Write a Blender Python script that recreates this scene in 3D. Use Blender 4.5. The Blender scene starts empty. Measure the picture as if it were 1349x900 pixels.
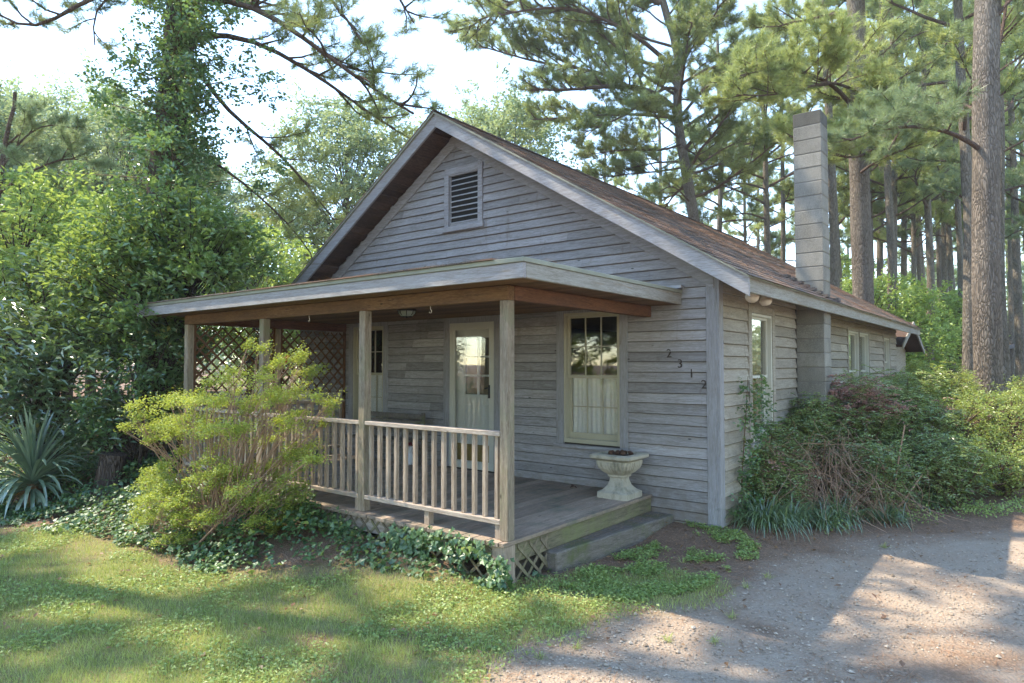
import bpy, bmesh, math, random
import numpy as np
from mathutils import Vector

# ---------------------------------------------------------------- camera, sky, sun, exposure
S = bpy.context.scene
COL = S.collection
F = 878.0; CX = 674.5; CY = 450.0; ZC = 1.83
PITCH = math.atan(31 / 878); YAW = math.radians(38.2)
FW = np.array([-math.sin(YAW) * math.cos(PITCH), math.cos(YAW) * math.cos(PITCH), math.sin(PITCH)])
RT = np.array([math.cos(YAW), math.sin(YAW), 0.0]); UP = np.cross(RT, FW)
CAM = np.array([0, 0, ZC])
cd = bpy.data.cameras.new('camera'); cam = bpy.data.objects.new('camera', cd); COL.objects.link(cam)
cd.sensor_width = 36; cd.lens = F / 1349 * 36; cd.clip_end = 3000; cd.clip_start = 0.05
cam.location = (0, 0, ZC); cam.rotation_euler = (math.pi / 2 + PITCH, 0, YAW)
S.camera = cam

SUN = Vector((-0.56, -0.20, 0.80)).normalized()
w = bpy.data.worlds.new('World'); S.world = w; w.use_nodes = True
wn = w.node_tree; bg = wn.nodes['Background']
sky = wn.nodes.new('ShaderNodeTexSky'); sky.sky_type = 'NISHITA'; sky.sun_disc = False
sky.sun_elevation = math.asin(SUN.z); sky.sun_rotation = math.atan2(SUN.x, SUN.y)
sky.air_density = 1.0; sky.dust_density = 0.0; sky.ozone_density = 3.0; sky.altitude = 100
wn.links.new(sky.outputs[0], bg.inputs[0]); bg.inputs[1].default_value = 0.15
sl = bpy.data.lights.new('sun', 'SUN'); so = bpy.data.objects.new('sun', sl); COL.objects.link(so)
sl.energy = 2.0; sl.angle = math.radians(0.55); sl.color = (1.0, 0.91, 0.78)
so.rotation_euler = SUN.to_track_quat('Z', 'Y').to_euler(); so.location = (-10, -5, 20)
S.view_settings.view_transform = 'Standard'; S.view_settings.look = 'None'
S.view_settings.gamma = 1; S.view_settings.exposure = 2.42; S.view_settings.use_curve_mapping = False
S.view_settings.use_white_balance = True; S.view_settings.white_balance_temperature = 7300; S.view_settings.white_balance_tint = 8
S.cycles.use_denoising = True
S.cycles.max_bounces = 6; S.cycles.diffuse_bounces = 4; S.cycles.glossy_bounces = 3
S.cycles.transmission_bounces = 4; S.cycles.transparent_max_bounces = 8
S.cycles.sample_clamp_indirect = 6

R = np.random.default_rng(7)
random.seed(7)

def at(px, py, d):                        # world point of a photo pixel at depth d (metres)
    return CAM + d * (FW + RT * (px - CX) / F - UP * (py - CY) / F)
def g0(px, py, z=0.0):                    # the ground point seen at a photo pixel
    r = FW + RT * (px - CX) / F - UP * (py - CY) / F
    return CAM + r * (z - ZC) / r[2]
def nrm(v):
    v = np.asarray(v, float); return v / (np.linalg.norm(v, axis=-1, keepdims=True) + 1e-9)

# ---------------------------------------------------------------- value noise
_H = np.random.default_rng(3).random((256, 256))
def vnoise(x, y, s=1.0):
    x = np.asarray(x) / s + 1000; y = np.asarray(y) / s + 1000
    xi = np.floor(x).astype(int); yi = np.floor(y).astype(int); fx = x - xi; fy = y - yi
    fx = fx * fx * (3 - 2 * fx); fy = fy * fy * (3 - 2 * fy)
    a = _H[xi % 256, yi % 256]; b = _H[(xi + 1) % 256, yi % 256]
    c = _H[xi % 256, (yi + 1) % 256]; d = _H[(xi + 1) % 256, (yi + 1) % 256]
    return (a * (1 - fx) + b * fx) * (1 - fy) + (c * (1 - fx) + d * fx) * fy
def fbm(x, y, s=1.0, o=3):
    v = 0; a = 0.5; t = 0
    for i in range(o):
        v = v + a * vnoise(x + 17.3 * i, y - 9.1 * i, s / 2 ** i); t += a; a *= .55
    return v / t
def inpoly(x, y, P):
    x = np.asarray(x); y = np.asarray(y); c = np.zeros(x.shape, bool); n = len(P); j = n - 1
    for i in range(n):
        xi, yi = P[i][:2]; xj, yj = P[j][:2]
        m = ((yi > y) != (yj > y)) & (x < (xj - xi) * (y - yi) / (yj - yi + 1e-12) + xi)
        c ^= m; j = i
    return c
def sst(e0, e1, x):
    t = np.clip((x - e0) / (e1 - e0), 0, 1); return t * t * (3 - 2 * t)

# ---------------------------------------------------------------- mesh gathering
class G:
    def __init__(s): s.V = []; s.Fc = []; s.T = []; s.n = 0
    def add(s, V, Fa, t=.5):
        V = np.asarray(V, float).reshape(-1, 3); s.V.append(V)
        if isinstance(Fa, np.ndarray): s.Fc.append(Fa + s.n)
        else:
            for k in set(len(f) for f in Fa): s.Fc.append(np.array([f for f in Fa if len(f) == k]) + s.n)
        s.T.append(np.broadcast_to(np.asarray(t, float), (len(V),)).copy()); s.n += len(V)
BF = np.array([[0, 3, 2, 1], [4, 5, 6, 7], [0, 1, 5, 4], [1, 2, 6, 5], [2, 3, 7, 6], [3, 0, 4, 7]])
def box(g, x0, x1, y0, y1, z0, z1, t=.5):
    g.add([(x0, y0, z0), (x1, y0, z0), (x1, y1, z0), (x0, y1, z0), (x0, y0, z1), (x1, y0, z1), (x1, y1, z1), (x0, y1, z1)], BF, t)
def beam(g, p0, p1, w_, h_, side, t=.5):    # bar from p0 to p1; side = width direction
    p0 = np.asarray(p0, float); p1 = np.asarray(p1, float); d = nrm(p1 - p0)
    s_ = np.asarray(side, float); s_ = nrm(s_ - d * (s_ @ d)); u = np.cross(s_, d)
    V = [p + s_ * a * w_ / 2 + u * b * h_ / 2 for p in (p0, p1) for a, b in ((-1, -1), (1, -1), (1, 1), (-1, 1))]
    g.add(V, BF, t)
def prism(g, poly, axis, a0, a1, t=.5):     # polygon in the two other axes, swept along axis
    n = len(poly); V = []
    for a in (a0, a1):
        for p in poly:
            V.append({'x': (a, p[0], p[1]), 'y': (p[0], a, p[1]), 'z': (p[0], p[1], a)}[axis])
    g.add(V, [list(range(n))[::-1], list(range(n, 2 * n))] + [[i, (i + 1) % n, n + (i + 1) % n, n + i] for i in range(n)], t)
def tube(g, pts, rad, n=7, t=.5, rough=0.0, cap=False):
    pts = np.asarray(pts, float); m = len(pts); rad = np.broadcast_to(np.asarray(rad, float), (m,))
    d = np.gradient(pts, axis=0); d = nrm(d)
    ref = np.array([0, 0, 1.]) if abs(d[m // 2][2]) < .8 else np.array([1., 0, 0])
    a = nrm(np.cross(d, ref)); b = np.cross(d, a)
    th = np.linspace(0, 2 * math.pi, n, endpoint=False)
    rr = rad[:, None] * (1 + (rough * R.normal(size=(m, n)) if rough else 0))
    V = pts[:, None] + rr[..., None] * (a[:, None] * np.cos(th)[None, :, None] + b[:, None] * np.sin(th)[None, :, None])
    i = np.arange(m - 1)[:, None]; j = np.arange(n)[None, :]; k = (j + 1) % n
    Q = np.stack([i * n + j, i * n + k, (i + 1) * n + k, (i + 1) * n + j], -1).reshape(-1, 4)
    V = V.reshape(-1, 3)
    g.add(V, Q, t)
    if cap: g.add(np.vstack([V[-n:], pts[-1]]), np.array([[q, (q + 1) % n, n] for q in range(n)]), t)
def lathe(g, prof, c, n=24, axis=(0, 0, 1), t=.5):
    ax = nrm(axis); ref = np.array([1., 0, 0]) if abs(ax[0]) < .8 else np.array([0, 1., 0])
    a = nrm(np.cross(ax, ref)); b = np.cross(ax, a); th = np.linspace(0, 2 * math.pi, n, endpoint=False)
    V = np.array([np.asarray(c) + ax * h + r * (a * math.cos(q) + b * math.sin(q)) for r, h in prof for q in th])
    m = len(prof)
    Q = np.array([[i * n + j, i * n + (j + 1) % n, (i + 1) * n + (j + 1) % n, (i + 1) * n + j] for i in range(m - 1) for j in range(n)])
    g.add(V, Q, t)
def link(me, name, parent=None, mat=None):
    o = bpy.data.objects.new(name, me); COL.objects.link(o)
    if parent is not None: o.parent = parent
    if mat is not None and me is not None:
        me.materials.clear(); me.materials.append(mat)
    return o
def build(g, name, mat, parent=None, bevel=0, smooth=False, recalc=False, loc=None):
    V = np.vstack(g.V)
    if loc is not None: V = V - np.asarray(loc)
    me = bpy.data.meshes.new(name); me.vertices.add(len(V)); me.vertices.foreach_set('co', V.astype(np.float32).ravel())
    li = np.concatenate([f.ravel() for f in g.Fc]); ks = np.concatenate([np.full(len(f), f.shape[1]) for f in g.Fc])
    st = np.concatenate([[0], np.cumsum(ks)[:-1]])
    me.loops.add(len(li)); me.polygons.add(len(ks))
    me.loops.foreach_set('vertex_index', li.astype(np.int32)); me.polygons.foreach_set('loop_start', st.astype(np.int32))
    me.update(calc_edges=True)
    a = me.attributes.new('tint', 'FLOAT', 'POINT'); a.data.foreach_set('value', np.concatenate(g.T).astype(np.float32))
    if recalc:
        bm = bmesh.new(); bm.from_mesh(me); bmesh.ops.recalc_face_normals(bm, faces=bm.faces); bm.to_mesh(me); bm.free()
    me.polygons.foreach_set('use_smooth', np.full(len(ks), bool(smooth)))
    o = link(me, name, parent, mat)
    if loc is not None and parent is None: o.location = loc
    if bevel:
        b = o.modifiers.new('bevel', 'BEVEL'); b.width = bevel; b.segments = 1; b.limit_method = 'ANGLE'; b.harden_normals = False
    return o
def tag(o, label=None, cat=None, group=None, kind=None):
    if label: o['label'] = label
    if cat: o['category'] = cat
    if group: o['group'] = group
    if kind: o['kind'] = kind
    return o
def thing(name, label, cat, loc=(0, 0, 0), group=None):
    o = bpy.data.objects.new(name, None); COL.objects.link(o); o.location = [float(v) for v in loc]; o.empty_display_size = .2
    return tag(o, label, cat, group)

# ---------------------------------------------------------------- materials
def mat_new(name):
    m = bpy.data.materials.new(name); m.use_nodes = True
    nt = m.node_tree; nt.nodes.clear(); out = nt.nodes.new('ShaderNodeOutputMaterial')
    return m, nt, out
def ND(nt, t, **k):
    n = nt.nodes.new(t)
    for a, b in k.items():
        if a in ('ins',):
            for i, v in b.items():
                if isinstance(v, bpy.types.NodeSocket): nt.links.new(v, n.inputs[i])
                else: n.inputs[i].default_value = v
        else: setattr(n, a, b)
    return n
def c4(c): return (c[0], c[1], c[2], 1)
def mixc(nt, f, a, b, mode='MIX'):
    n = nt.nodes.new('ShaderNodeMix'); n.data_type = 'RGBA'; n.blend_type = mode; n.clamp_factor = True
    for i, v in ((0, f), (6, a), (7, b)):
        if isinstance(v, bpy.types.NodeSocket): nt.links.new(v, n.inputs[i])
        else: n.inputs[i].default_value = c4(v) if i and len(v) == 3 else v
    return n.outputs[2]
def ramp(nt, f, lo, hi):
    return ND(nt, 'ShaderNodeMapRange', ins={0: f, 1: lo, 2: hi, 3: 0.0, 4: 1.0}, clamp=True).outputs[0]
def coords(nt, scale, kind='Object'):
    tc = ND(nt, 'ShaderNodeTexCoord'); mp = ND(nt, 'ShaderNodeMapping', ins={0: tc.outputs[kind], 3: scale}); return mp.outputs[0]
def noise(nt, vec, scale, det=4, rough=.55, dist=0):
    return ND(nt, 'ShaderNodeTexNoise', ins={'Vector': vec, 'Scale': scale, 'Detail': det, 'Roughness': rough, 'Distortion': dist}).outputs[0]
def tint(nt): return ND(nt, 'ShaderNodeAttribute', attribute_name='tint').outputs['Fac']
def bump(nt, h, st, dist): return ND(nt, 'ShaderNodeBump', ins={'Strength': st, 'Distance': dist, 'Height': h}).outputs[0]
def principled(nt, out, col, rough=.8, normal=None, spec=.3):
    p = ND(nt, 'ShaderNodeBsdfPrincipled')
    for k, v in (('Base Color', col), ('Roughness', rough), ('Specular IOR Level', spec)):
        if isinstance(v, bpy.types.NodeSocket): nt.links.new(v, p.inputs[k])
        else: p.inputs[k].default_value = c4(v) if k == 'Base Color' and len(v) == 3 else v
    if normal: nt.links.new(normal, p.inputs['Normal'])
    nt.links.new(p.outputs[0], out.inputs[0]); return p
def wood(name, base, dark, light, ax, rough=.85, moss=None, knots=True, peel=None, wear=.5):
    m, nt, out = mat_new(name)
    long_ = {'x': (1, 12, 12), 'y': (12, 1, 12), 'z': (12, 12, 1)}[ax]
    v = coords(nt, long_); tn = tint(nt)
    off = ND(nt, 'ShaderNodeVectorMath', operation='SCALE', ins={0: (31.0, 17.0, 23.0)}); nt.links.new(tn, off.inputs['Scale'])
    v2 = ND(nt, 'ShaderNodeVectorMath', operation='ADD', ins={0: v, 1: off.outputs[0]}).outputs[0]
    n1 = noise(nt, v2, 3.0, 6, .65, .4); n2 = noise(nt, v2, 14.0, 5, .7); n3 = noise(nt, coords(nt, (1, 1, 1)), 1.3, 4, .6)
    c = mixc(nt, ramp(nt, n1, .38, .68), dark, base)
    c = mixc(nt, ramp(nt, n2, .45, .75), c, light)
    big = ND(nt, 'ShaderNodeMath', operation='MULTIPLY', ins={0: ramp(nt, n3, .35, .7), 1: wear}).outputs[0]
    c = mixc(nt, big, c, dark)
    if peel:
        n4 = noise(nt, v2, 1.6, 6, .75, 1.0)
        c = mixc(nt, ramp(nt, n4, .58, .66), c, peel)
    if moss:
        n5 = noise(nt, coords(nt, (1, 1, 1)), 3.5, 5, .7)
        c = mixc(nt, ramp(nt, n5, .48, .7), c, moss)
    if knots:
        vo = ND(nt, 'ShaderNodeTexVoronoi', ins={'Vector': ND(nt, 'ShaderNodeVectorMath', operation='ADD', ins={0: coords(nt, {'x': (1, 3, 3), 'y': (3, 1, 3), 'z': (3, 3, 1)}[ax]), 1: off.outputs[0]}).outputs[0], 'Scale': 2.3})
        c = mixc(nt, ramp(nt, vo.outputs['Distance'], .06, .035), c, [q * .35 for q in dark])
    if name.startswith('siding'):      # splashed dirt near the ground
        oz = ND(nt, 'ShaderNodeSeparateXYZ', ins={0: coords(nt, (1, 1, 1))}).outputs[2]
        zz_ = ND(nt, 'ShaderNodeMath', operation='MULTIPLY_ADD', ins={0: noise(nt, coords(nt, (1, 1, 1)), 6, 5, .7), 1: 1.1, 2: oz}).outputs[0]
        c = mixc(nt, ramp(nt, zz_, 1.05, .55), c, (.17, .135, .10))
        st = noise(nt, coords(nt, (5, 5, .7)), 2.2, 4, .7)
        c = mixc(nt, ramp(nt, st, .60, .80), c, (.19, .155, .13))
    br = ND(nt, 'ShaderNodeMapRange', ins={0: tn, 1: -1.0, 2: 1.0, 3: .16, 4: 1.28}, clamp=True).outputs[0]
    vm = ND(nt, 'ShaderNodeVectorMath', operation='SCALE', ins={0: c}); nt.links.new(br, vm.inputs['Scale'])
    hb = mixc(nt, .5, n1, n2)
    principled(nt, out, vm.outputs[0], rough, bump(nt, hb, .55, .006))
    return m
def leafmat(name, c1, c2, tr=None, fac=.38, gloss=.05, rough=.4, third=None, p3=.955):
    m, nt, out = mat_new(name); tn = tint(nt)
    ri = ND(nt, 'ShaderNodeNewGeometry').outputs['Random Per Island']
    f = ND(nt, 'ShaderNodeMath', operation='ADD', ins={0: tn, 1: ND(nt, 'ShaderNodeMath', operation='MULTIPLY_ADD', ins={0: ri, 1: .5, 2: -.25}).outputs[0]}, use_clamp=True).outputs[0]
    c = mixc(nt, f, c1, c2)
    if third: c = mixc(nt, ramp(nt, ri, p3, p3 + .005), c, third)
    tr = tr or [c2[0] * 1.5, c2[1] * 1.35, c2[2] * .8]
    ct = mixc(nt, .55, c, tr)
    d = ND(nt, 'ShaderNodeBsdfDiffuse', ins={0: c}).outputs[0]
    t = ND(nt, 'ShaderNodeBsdfTranslucent', ins={0: ct}).outputs[0]
    ms = ND(nt, 'ShaderNodeMixShader', ins={0: fac, 1: d, 2: t}).outputs[0]
    gl = ND(nt, 'ShaderNodeBsdfGlossy', ins={0: (.8, .85, .9, 1), 'Roughness': rough}).outputs[0]
    ms2 = ND(nt, 'ShaderNodeMixShader', ins={0: gloss, 1: ms, 2: gl}).outputs[0]
    nt.links.new(ms2, out.inputs[0]); return m
def plain(name, c, rough=.6, var=.15, sc=8, b=.0, spec=.3):
    m, nt, out = mat_new(name); n = noise(nt, coords(nt, (1, 1, 1)), sc, 5, .65)
    col = mixc(nt, n, [q * (1 - var) for q in c], [min(1, q * (1 + var)) for q in c])
    principled(nt, out, col, rough, bump(nt, n, b, .01) if b else None, spec); return m
def bark(name, c1, c2, sc=1.0, vine=None):
    m, nt, out = mat_new(name)
    v = coords(nt, (1, 1, .22))
    vo = ND(nt, 'ShaderNodeTexVoronoi', feature='DISTANCE_TO_EDGE', ins={'Vector': mixc(nt, .12, v, ND(nt, 'ShaderNodeTexNoise', ins={'Vector': v, 'Scale': 6.0, 'Detail': 4.0}).outputs[1], 'LINEAR_LIGHT'), 'Scale': 24.0 * sc}).outputs[0]
    n = noise(nt, v, 16 * sc, 6, .7); nb = noise(nt, coords(nt, (1, 1, .5)), 1.1, 3)
    c = mixc(nt, ramp(nt, vo, .0, .16), [q * .55 for q in c1], mixc(nt, n, c1, c2))
    c = mixc(nt, ramp(nt, nb, .4, .7), c, mixc(nt, .5, c, c2))
    h = ND(nt, 'ShaderNodeMath', operation='ADD', ins={0: ramp(nt, vo, 0, .25), 1: n}).outputs[0]
    principled(nt, out, c, .95, bump(nt, h, .9, .025), .1); return m

M = {}
M['sid_x'] = wood('siding_front', (.345, .335, .34), (.20, .185, .175), (.43, .425, .43), 'x', peel=(.245, .225, .21), wear=.45)
M['sid_y'] = wood('siding_side', (.38, .345, .28), (.23, .20, .16), (.46, .43, .36), 'y', peel=(.28, .23, .18))
M['trim_x'] = wood('trim_x', (.35, .345, .355), (.22, .205, .20), (.44, .44, .455), 'x', peel=(.22, .19, .165), knots=False)
M['trim_y'] = wood('trim_y', (.36, .355, .32), (.22, .20, .17), (.45, .44, .40), 'y', peel=(.28, .22, .16), knots=False)
M['trim_z'] = wood('trim_z', (.33, .33, .345), (.22, .21, .205), (.40, .405, .42), 'z', peel=(.21, .18, .16), knots=False)
M['brown_x'] = wood('brown_x', (.20, .105, .05), (.085, .045, .025), (.30, .18, .09), 'x')
M['brown_y'] = wood('brown_y', (.20, .085, .045), (.085, .04, .025), (.30, .15, .08), 'y')
M['soffit'] = wood('soffit', (.12, .07, .05), (.05, .032, .026), (.20, .14, .11), 'y', wear=.7)
M['soffit2'] = wood('soffit_eave', (.16, .095, .06), (.06, .04, .03), (.24, .16, .11), 'x', wear=.6)
M['post'] = wood('post', (.35, .28, .205), (.15, .115, .08), (.46, .40, .32), 'z', moss=(.22, .215, .13))
M['rail_x'] = wood('rail_x', (.46, .395, .34), (.24, .19, .155), (.56, .51, .45), 'x')
M['rail_z'] = wood('rail_z', (.42, .335, .26), (.21, .155, .115), (.53, .455, .375), 'z')
M['deck'] = wood('deck', (.40, .305, .235), (.22, .165, .125), (.49, .385, .30), 'y', moss=(.15, .15, .11), rough=.7)
M['deckrim'] = wood('deckrim', (.24, .21, .13), (.08, .07, .045), (.27, .24, .16), 'y', moss=(.17, .18, .08))
M['lattice'] = wood('lattice', (.17, .085, .04), (.08, .04, .022), (.26, .14, .07), 'z', knots=False)
M['skirt'] = wood('skirt', (.27, .22, .15), (.13, .10, .07), (.36, .30, .22), 'z', moss=(.17, .18, .08), knots=False)
M['step'] = wood('step', (.22, .19, .165), (.10, .085, .07), (.30, .265, .23), 'y', moss=(.10, .115, .04))
M['cream'] = plain('cream_paint', (.40, .37, .27), .5, .12, 12, .1)
M['white'] = plain('white_paint', (.52, .51, .44), .5, .1, 10, .1)
M['door'] = plain('door_paint', (.74, .75, .71), .45, .08, 6, .05)
M['dark'] = plain('dark_room', (.02, .018, .015), .9)
M['brass'] = plain('brass', (.30, .20, .05), .35, .3, 10)
M['black'] = plain('black_iron', (.02, .018, .017), .5)
M['num'] = plain('number_iron', (.055, .042, .035), .6)
M['curtain'] = plain('curtain', (.78, .78, .74), .9, .15, 20)
M['curtain_b'] = plain('brown_curtain', (.30, .22, .11), .9, .3, 6)
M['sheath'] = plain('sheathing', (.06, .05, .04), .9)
M['found'] = plain('foundation', (.42, .40, .36), .9, .2, 9, .3)
M['metal'] = plain('drip_metal', (.26, .27, .215), .6, .3, 5)
M['stone'] = plain('cast_stone', (.47, .43, .34), .85, .22, 14, .35)
def stonemat():
    m, nt, out = mat_new('cast_stone'); n = noise(nt, coords(nt, (1, 1, 1)), 14, 5, .65); n2 = noise(nt, coords(nt, (1, 1, .5)), 5.5, 6, .7)
    c = mixc(nt, n, (.34, .31, .24), (.50, .46, .37)); c = mixc(nt, ramp(nt, n2, .50, .68), c, (.20, .19, .135))
    principled(nt, out, c, .9, bump(nt, n, .4, .01), .2); return m
M['stone'] = stonemat()
M['mortar'] = plain('mortar', (.20, .185, .16), .95, .2, 30)
M['cone'] = plain('pine_cone', (.10, .055, .035), .9, .4, 40, .4)
M['bulb'] = plain('bulb_housing', (.62, .52, .42), .6, .2, 14)
M['snow'] = plain('ornament_white', (.65, .65, .68), .7)
M['red'] = plain('ornament_red', (.16, .02, .03), .7)
M['twig'] = plain('twig', (.13, .085, .055), .9, .35, 20, .3)
M['deadtwig'] = plain('dead_twig', (.34, .22, .15), .9, .35, 25, .2)
M['flash'] = plain('flashing', (.33, .33, .35), .5, .3, 15)
M['litelens'] = plain('lamp_glass', (.28, .33, .30), .2, .2, 10)
M['soil'] = plain('soil', (.09, .065, .05), .95, .3, 20, .5)
def glassmat():
    m, nt, out = mat_new('window_glass')
    n = noise(nt, coords(nt, (1, 1, 1)), 1.6, 2)
    bn = bump(nt, n, .12, .02)
    tr = ND(nt, 'ShaderNodeBsdfTransparent', ins={0: (.93, .93, .92, 1)}).outputs[0]
    gl = ND(nt, 'ShaderNodeBsdfGlossy', ins={0: (.9, .92, .9, 1), 'Roughness': .02}).outputs[0]
    fr = ND(nt, 'ShaderNodeLayerWeight', ins={0: .5}).outputs['Facing']
    fr = ND(nt, 'ShaderNodeMath', operation='POWER', ins={0: fr, 1: 4.0}).outputs[0]
    f = ND(nt, 'ShaderNodeMath', operation='MULTIPLY_ADD', ins={0: fr, 1: .8, 2: .07}, use_clamp=True).outputs[0]
    nt.links.new(ND(nt, 'ShaderNodeMixShader', ins={0: f, 1: tr, 2: gl}).outputs[0], out.inputs[0]); return m
M['glass'] = glassmat()
def shinglemat():
    m, nt, out = mat_new('shingles'); tn = tint(nt)
    n = noise(nt, coords(nt, (1, 1, 1)), 60, 3, .7); n2 = noise(nt, coords(nt, (1, .5, 1)), 1.6, 4, .6)
    c = mixc(nt, tn, (.085, .075, .07), (.17, .145, .125)); c = mixc(nt, ramp(nt, n, .4, .7), c, (.22, .19, .17))
    c = mixc(nt, ramp(nt, n2, .44, .68), c, (.25, .15, .105))
    principled(nt, out, c, .95, bump(nt, n, .6, .006), .1); return m
M['shingle'] = shinglemat()
def blockmat():
    m, nt, out = mat_new('concrete_block'); tn = tint(nt)
    n = noise(nt, coords(nt, (1, 1, 1)), 90, 3, .7); n2 = noise(nt, coords(nt, (1, 1, .6)), 2.4, 5, .65)
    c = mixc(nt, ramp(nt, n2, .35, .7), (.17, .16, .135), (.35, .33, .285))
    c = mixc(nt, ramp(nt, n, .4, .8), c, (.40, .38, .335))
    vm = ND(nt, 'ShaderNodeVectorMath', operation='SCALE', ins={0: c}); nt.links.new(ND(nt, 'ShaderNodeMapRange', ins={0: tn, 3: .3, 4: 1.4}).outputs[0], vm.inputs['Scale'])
    principled(nt, out, vm.outputs[0], .95, bump(nt, n, .5, .006), .1); return m
M['block'] = blockmat()
M['bark'] = bark('pine_bark', (.15, .122, .098), (.29, .25, .21))
M['bark2'] = bark('dark_bark', (.075, .055, .045), (.15, .12, .10))
M['limb'] = bark('limb_bark', (.15, .10, .08), (.27, .20, .165), 2.0)
M['far_bark'] = bark('far_bark', (.17, .142, .112), (.28, .245, .20), .8)
M['needle'] = leafmat('pine_needles', (.12, .175, .06), (.36, .40, .15), (.50, .56, .16), .40, .05)
M['needle_y'] = leafmat('pine_needles_light', (.19, .25, .08), (.46, .51, .20), (.58, .64, .20), .42, .05)
M['needle_b'] = leafmat('pine_needles_grey', (.14, .20, .10), (.32, .40, .20), (.42, .50, .20), .38, .05)
M['vine'] = leafmat('vine_leaves', (.04, .11, .035), (.15, .27, .08), (.30, .46, .09), .38, .10, .35, (.30, .28, .04))
M['priv'] = leafmat('understory_leaves', (.07, .15, .04), (.26, .38, .10), (.48, .60, .10), .42, .08, .4)
M['magn'] = leafmat('magnolia_leaves', (.045, .10, .035), (.15, .24, .08), (.28, .40, .08), .28, .16, .3)
M['azal'] = leafmat('azalea_leaves', (.15, .23, .04), (.44, .50, .09), (.60, .66, .09), .40, .05, .5)
M['ivy'] = leafmat('ivy_leaves', (.03, .09, .035), (.14, .24, .08), (.25, .38, .06), .28, .06, .45, (.26, .32, .06))
M['oak'] = leafmat('broad_leaves', (.17, .25, .12), (.40, .48, .25), (.48, .56, .22), .4, .08, .45)
M['oak2'] = leafmat('bright_leaves', (.15, .26, .06), (.38, .50, .13), (.54, .66, .13), .45, .06, .45)
M['nand'] = leafmat('nandina_leaves', (.11, .19, .06), (.34, .43, .15), (.48, .56, .14), .35, .09, .35, (.20, .09, .05))
M['nandp'] = leafmat('nandina_young', (.40, .19, .16), (.60, .35, .30), (.6, .32, .24), .35, .05)
M['shrub_y'] = leafmat('yellow_shrub_leaves', (.14, .22, .05), (.38, .44, .11), (.55, .60, .12), .4, .06)
M['grass'] = leafmat('grass_blades', (.17, .24, .055), (.50, .56, .17), (.60, .66, .16), .35, .05, .45, (.46, .40, .22), .86)
M['clover'] = leafmat('lawn_weeds', (.14, .24, .06), (.38, .47, .14), (.52, .62, .14), .35, .05, .5)
M['lirio'] = leafmat('lily_turf', (.05, .11, .04), (.20, .28, .11), (.26, .34, .1), .2, .14, .3)
M['yucca'] = leafmat('yucca_leaves', (.10, .17, .10), (.28, .37, .24), (.2, .3, .1), .15, .16, .35)
M['straw'] = leafmat('pine_straw', (.20, .105, .06), (.52, .31, .19), (.4, .2, .1), .15, .03)
M['deadleaf'] = leafmat('dead_leaves', (.16, .08, .04), (.33, .20, .10), (.4, .2, .08), .3, .05)
M['stones'] = plain('gravel_stones', (.40, .36, .33), .9, .35, 3.0)

def groundmat():
    m, nt, out = mat_new('ground')
    P = coords(nt, (1, 1, 1))
    A = lambda n: ND(nt, 'ShaderNodeAttribute', attribute_name=n).outputs['Fac']
    nf = noise(nt, P, 45, 5, .75); nm = noise(nt, P, 9, 5, .7); nl = noise(nt, P, 1.4, 4, .6)
    vo = ND(nt, 'ShaderNodeTexVoronoi', ins={'Vector': P, 'Scale': 55.0}); 
    soil = mixc(nt, nm, (.11, .075, .052), (.27, .18, .125)); soil = mixc(nt, ramp(nt, nf, .5, .72), soil, (.40, .27, .19))
    grav = mixc(nt, ramp(nt, nf, .3, .7), (.27, .205, .15), (.41, .33, .255))
    grav = mixc(nt, ramp(nt, nl, .42, .66), grav, mixc(nt, nm, (.28, .19, .13), (.38, .28, .20)))
    grav = mixc(nt, ND(nt, 'ShaderNodeMath', operation='MULTIPLY', ins={0: vo.outputs['Color'], 1: .55}).outputs[0], grav, (.40, .335, .27))
    gras = mixc(nt, nm, (.15, .17, .055), (.27, .26, .11)); gras = mixc(nt, ramp(nt, nl, .5, .75), gras, (.26, .20, .12))
    c = mixc(nt, A('grass'), soil, gras); c = mixc(nt, A('gravel'), c, grav)
    h = ND(nt, 'ShaderNodeMath', operation='ADD', ins={0: nf, 1: vo.outputs['Distance']}).outputs[0]
    principled(nt, out, c, .95, bump(nt, h, .8, .012), .1); return m
M['ground'] = groundmat()

# ---------------------------------------------------------------- ground
YW = 6.94; XR = -2.67; XL = -10.2; YB = 18.3
APX = -6.46; APZ = 5.31; SR = .612; SLF = .645
def gz(x, y):
    x = np.asarray(x, float); y = np.asarray(y, float)
    near = np.exp(-(np.maximum(0, x - XR) ** 2) / .6) * sst(6.3, 6.9, y)
    fr = sst(5.9, 6.9, y) * sst(-3.6, -3.2, x)
    z = .10 * np.maximum(near * sst(-3.6, -3.2, x), fr * np.exp(-(np.maximum(0, x - XR) ** 2) / .6))
    # low bank under the ivy in front of and left of the porch
    d = np.maximum(0, y - (3.2 + .25 * np.clip((x + 6) / 3, -1, 1)))
    z = z + .13 * sst(0, .9, d) * sst(-3.3, -4.6, x) * sst(8, 5, y)
    z = z + .35 * sst(-9.5, -14, x) * sst(2.0, 5.5, y)
    z = z + .035 * (fbm(x, y, 2.2, 3) - .5) + .012 * (fbm(x, y, .35, 2) - .5) * (np.hypot(x, y) < 25)
    z = z + sst(60, 260, np.hypot(x, y)) * 2.5 * fbm(x, y, 60, 2)
    return z
lawn = [g0(*p) for p in [(-900, 720), (-200, 700), (0, 698), (90, 700), (180, 722), (240, 748), (330, 762), (430, 756), (520, 764), (600, 776), (680, 775), (750, 765), (800, 752), (860, 752), (905, 760), (930, 780), (915, 797), (860, 803), (790, 812), (745, 832), (700, 856), (650, 882), (600, 915), (560, 1000), (500, 1300)]] + [(-1.0, .2), (-3, -3), (-20, -8)]
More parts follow.
